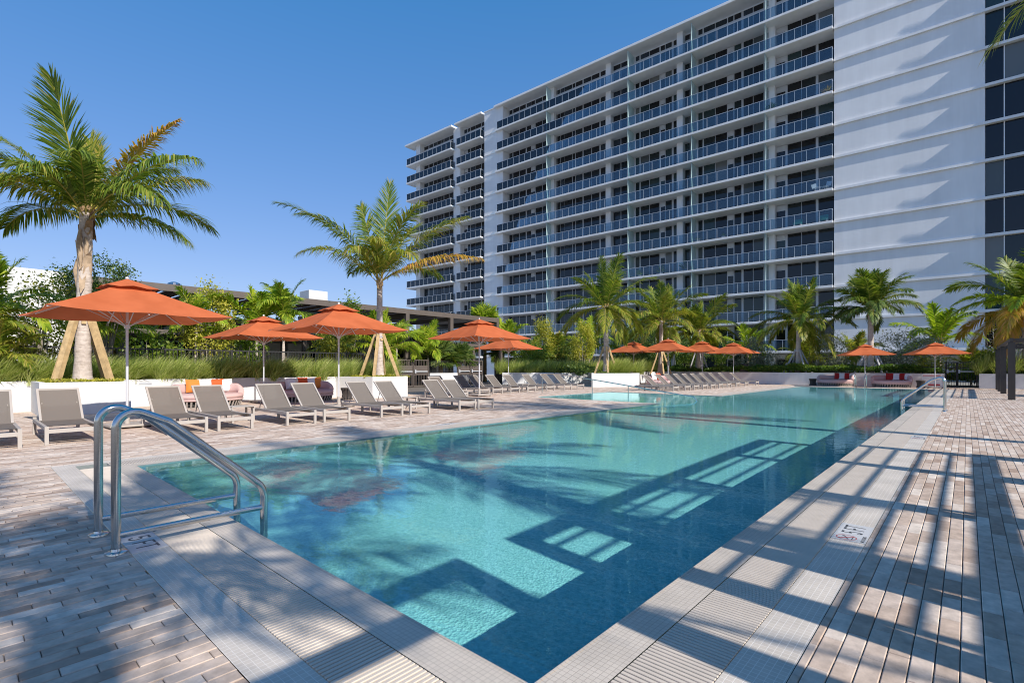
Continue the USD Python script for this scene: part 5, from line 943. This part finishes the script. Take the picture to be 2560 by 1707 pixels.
# hedge and ground cover: nobody could count the leaves
def strip_leaves(name, label, x0, x1, y0, y1, z0, hgt, n, size, mt, seed, cat='ground cover'):
    rg = np.random.default_rng(seed); P = np.c_[rg.uniform(x0, x1, n), rg.uniform(y0, y1, n), np.zeros(n)]; top = meshkit.fbm(np.c_[P[:, 0] * 1.1, P[:, 1] * 1.1, np.zeros(n)], 3, seed); P[:, 2] = z0 + hgt * (0.35 + 0.9 * top) * rg.uniform(0.25, 1, n) ** 0.5
    d = rg.normal(0, 1, (n, 3)); d[:, 2] = np.abs(d[:, 2]) * 0.8; d /= np.linalg.norm(d, axis=1, keepdims=True); w = nrm(np.cross(d, [0.3, 0.2, 1.0])); w = np.cross(d, rg.normal(0, 1, (n, 3))); w /= np.linalg.norm(w, axis=1, keepdims=True); s = (size * rg.uniform(0.6, 1.3, n))[:, None]
    V = np.stack([P, P + d * s * 0.5 + w * s * 0.27, P + d * s, P + d * s * 0.5 - w * s * 0.27], 1); F = np.array([[0, 1, 2], [0, 2, 3]])
    tag(obj(name, MB().add(V.reshape(-1, 3), (F[None] + 4 * np.arange(n)[:, None, None]).reshape(-1, 3), 4), mt), label, cat, None, 'stuff')
strip_leaves('hedge', 'low dark green hedge along the top of the far planter wall', -18.8, -1.2, 39.65, 41.1, 0.72, 0.62, 26000, 0.12, 'grass_dark', 1, 'hedge')
strip_leaves('hedge', 'lighter rounded hedge patches in the far planter', -11.5, -6.0, 39.7, 40.7, 0.78, 0.70, 9000, 0.10, 'bush_green', 2, 'hedge')
strip_leaves('ground_cover', 'small-leaved yellow-green ground cover around the tall palm', -19.3, -17.35, 1.5, 3.1, 0.72, 0.22, 4200, 0.06, 'bush_yellow', 3)
strip_leaves('ground_cover', 'small-leaved ground cover around the second palm', -19.2, -17.9, 11.0, 13.2, 0.72, 0.2, 3600, 0.06, 'bush_yellow', 4)
strip_leaves('ground_cover', 'ground cover around the third palm on the middle planter', -17.6, -16.2, 27.4, 29.0, 0.72, 0.2, 3600, 0.07, 'bush_green', 5)
strip_leaves('undergrowth', 'dark undergrowth behind the fence and under the trees', -25.5, -19.4, 28.6, 48.0, 0.3, 1.1, 16000, 0.22, 'bush_dark', 6, 'undergrowth')
strip_leaves('undergrowth', 'green undergrowth behind the far planter before the tower', -17.0, 4.5, 42.0, 45.5, 0.0, 1.0, 15000, 0.2, 'bush_green', 7, 'undergrowth')
strip_leaves('undergrowth', 'undergrowth between the fence and the clubhouse', -26.2, -22.5, -4.0, 13.6, 0.1, 0.6, 7000, 0.15, 'bush_green', 8, 'undergrowth')
def grass(name, label, spots, seed, z0, L=0.95, nb=330, wind=(0.3, 0.62), mt='grass', w=0.019):
    rg = np.random.default_rng(seed); m = MB()
    for (x, y) in spots:
        n = nb; a = rg.uniform(0, 6.28, n); e = np.radians(rg.uniform(35, 86, n)); d = np.c_[np.cos(a) * np.cos(e), np.sin(a) * np.cos(e), np.sin(e)]; ln = (L * rg.uniform(0.6, 1.25, n) * rg.uniform(0.85, 1.15))[:, None]
        p = np.c_[x + rg.normal(0, 0.09, n), y + rg.normal(0, 0.09, n), np.full(n, z0)]; wd = np.array([wind[0], wind[1], -0.55]); sd_ = np.c_[-np.sin(a), np.cos(a), np.zeros(n)] * w * 0.5; rows = [p]
        for k in range(4): rows.append(rows[-1] + d * ln / 4); d = d + wd * 0.33 * rg.uniform(0.6, 1.3, (n, 1)); d /= np.linalg.norm(d, axis=1, keepdims=True)
        V = np.stack([rows[0] + sd_, rows[0] - sd_, rows[1] + sd_, rows[1] - sd_, rows[2] + sd_ * 0.9, rows[2] - sd_ * 0.9, rows[3] + sd_ * 0.6, rows[3] - sd_ * 0.6, rows[4]], 1)
        F = np.array([[0, 1, 3], [0, 3, 2], [2, 3, 5], [2, 5, 4], [4, 5, 7], [4, 7, 6], [6, 7, 8]]); m.add(V.reshape(-1, 3), (F[None] + 9 * np.arange(n)[:, None, None]).reshape(-1, 3), 9)
    tag(obj(name, m, mt), label, 'grass', None, 'stuff')
gr_ = np.random.default_rng(8)
sp1 = [(x + gr_.normal(0, 0.08), y + gr_.normal(0, 0.1)) for x in (-19.6, -20.1, -20.75) for y in np.arange(-3.6, 13.7, 0.5)]
grass('ornamental_grass', 'long soft green grass leaning along the top of the long planter', sp1, 31, 0.72, 0.88)
sp2 = [(-24.7 + 4.8 * x - 0.67 * (y + 0.3) + gr_.normal(0, 0.1), 26.2 + 4.2 * x + 0.74 * (y + 0.3) + gr_.normal(0, 0.1)) for y in (0, 0.5, 1.0) for x in np.arange(0, 1, 0.085)] + [(x + gr_.normal(0, 0.1), y + gr_.normal(0, 0.1)) for x in (-19.4, -20.0, -20.7) for y in np.arange(32.0, 39.2, 0.5)] + [(-17.3 + gr_.normal(0, 0.8), 29.4 + gr_.normal(0, 0.7)) for _ in range(16)]
grass('ornamental_grass', 'soft green grass on the middle planter and behind the right loungers', sp2, 32, 0.75, 1.0, 260, (0.3, 0.35), 'grass', 0.024)
sp3 = [(x + gr_.normal(0, 0.1), y + gr_.normal(0, 0.1)) for y in (40.7, 41.4, 42.2) for x in np.arange(0.8, 6, 0.55)]
grass('ornamental_grass', 'tall pale grass behind the far pergola posts', sp3, 33, 0.78, 1.25, 150, (0.1, -0.2), 'grass', 0.026)
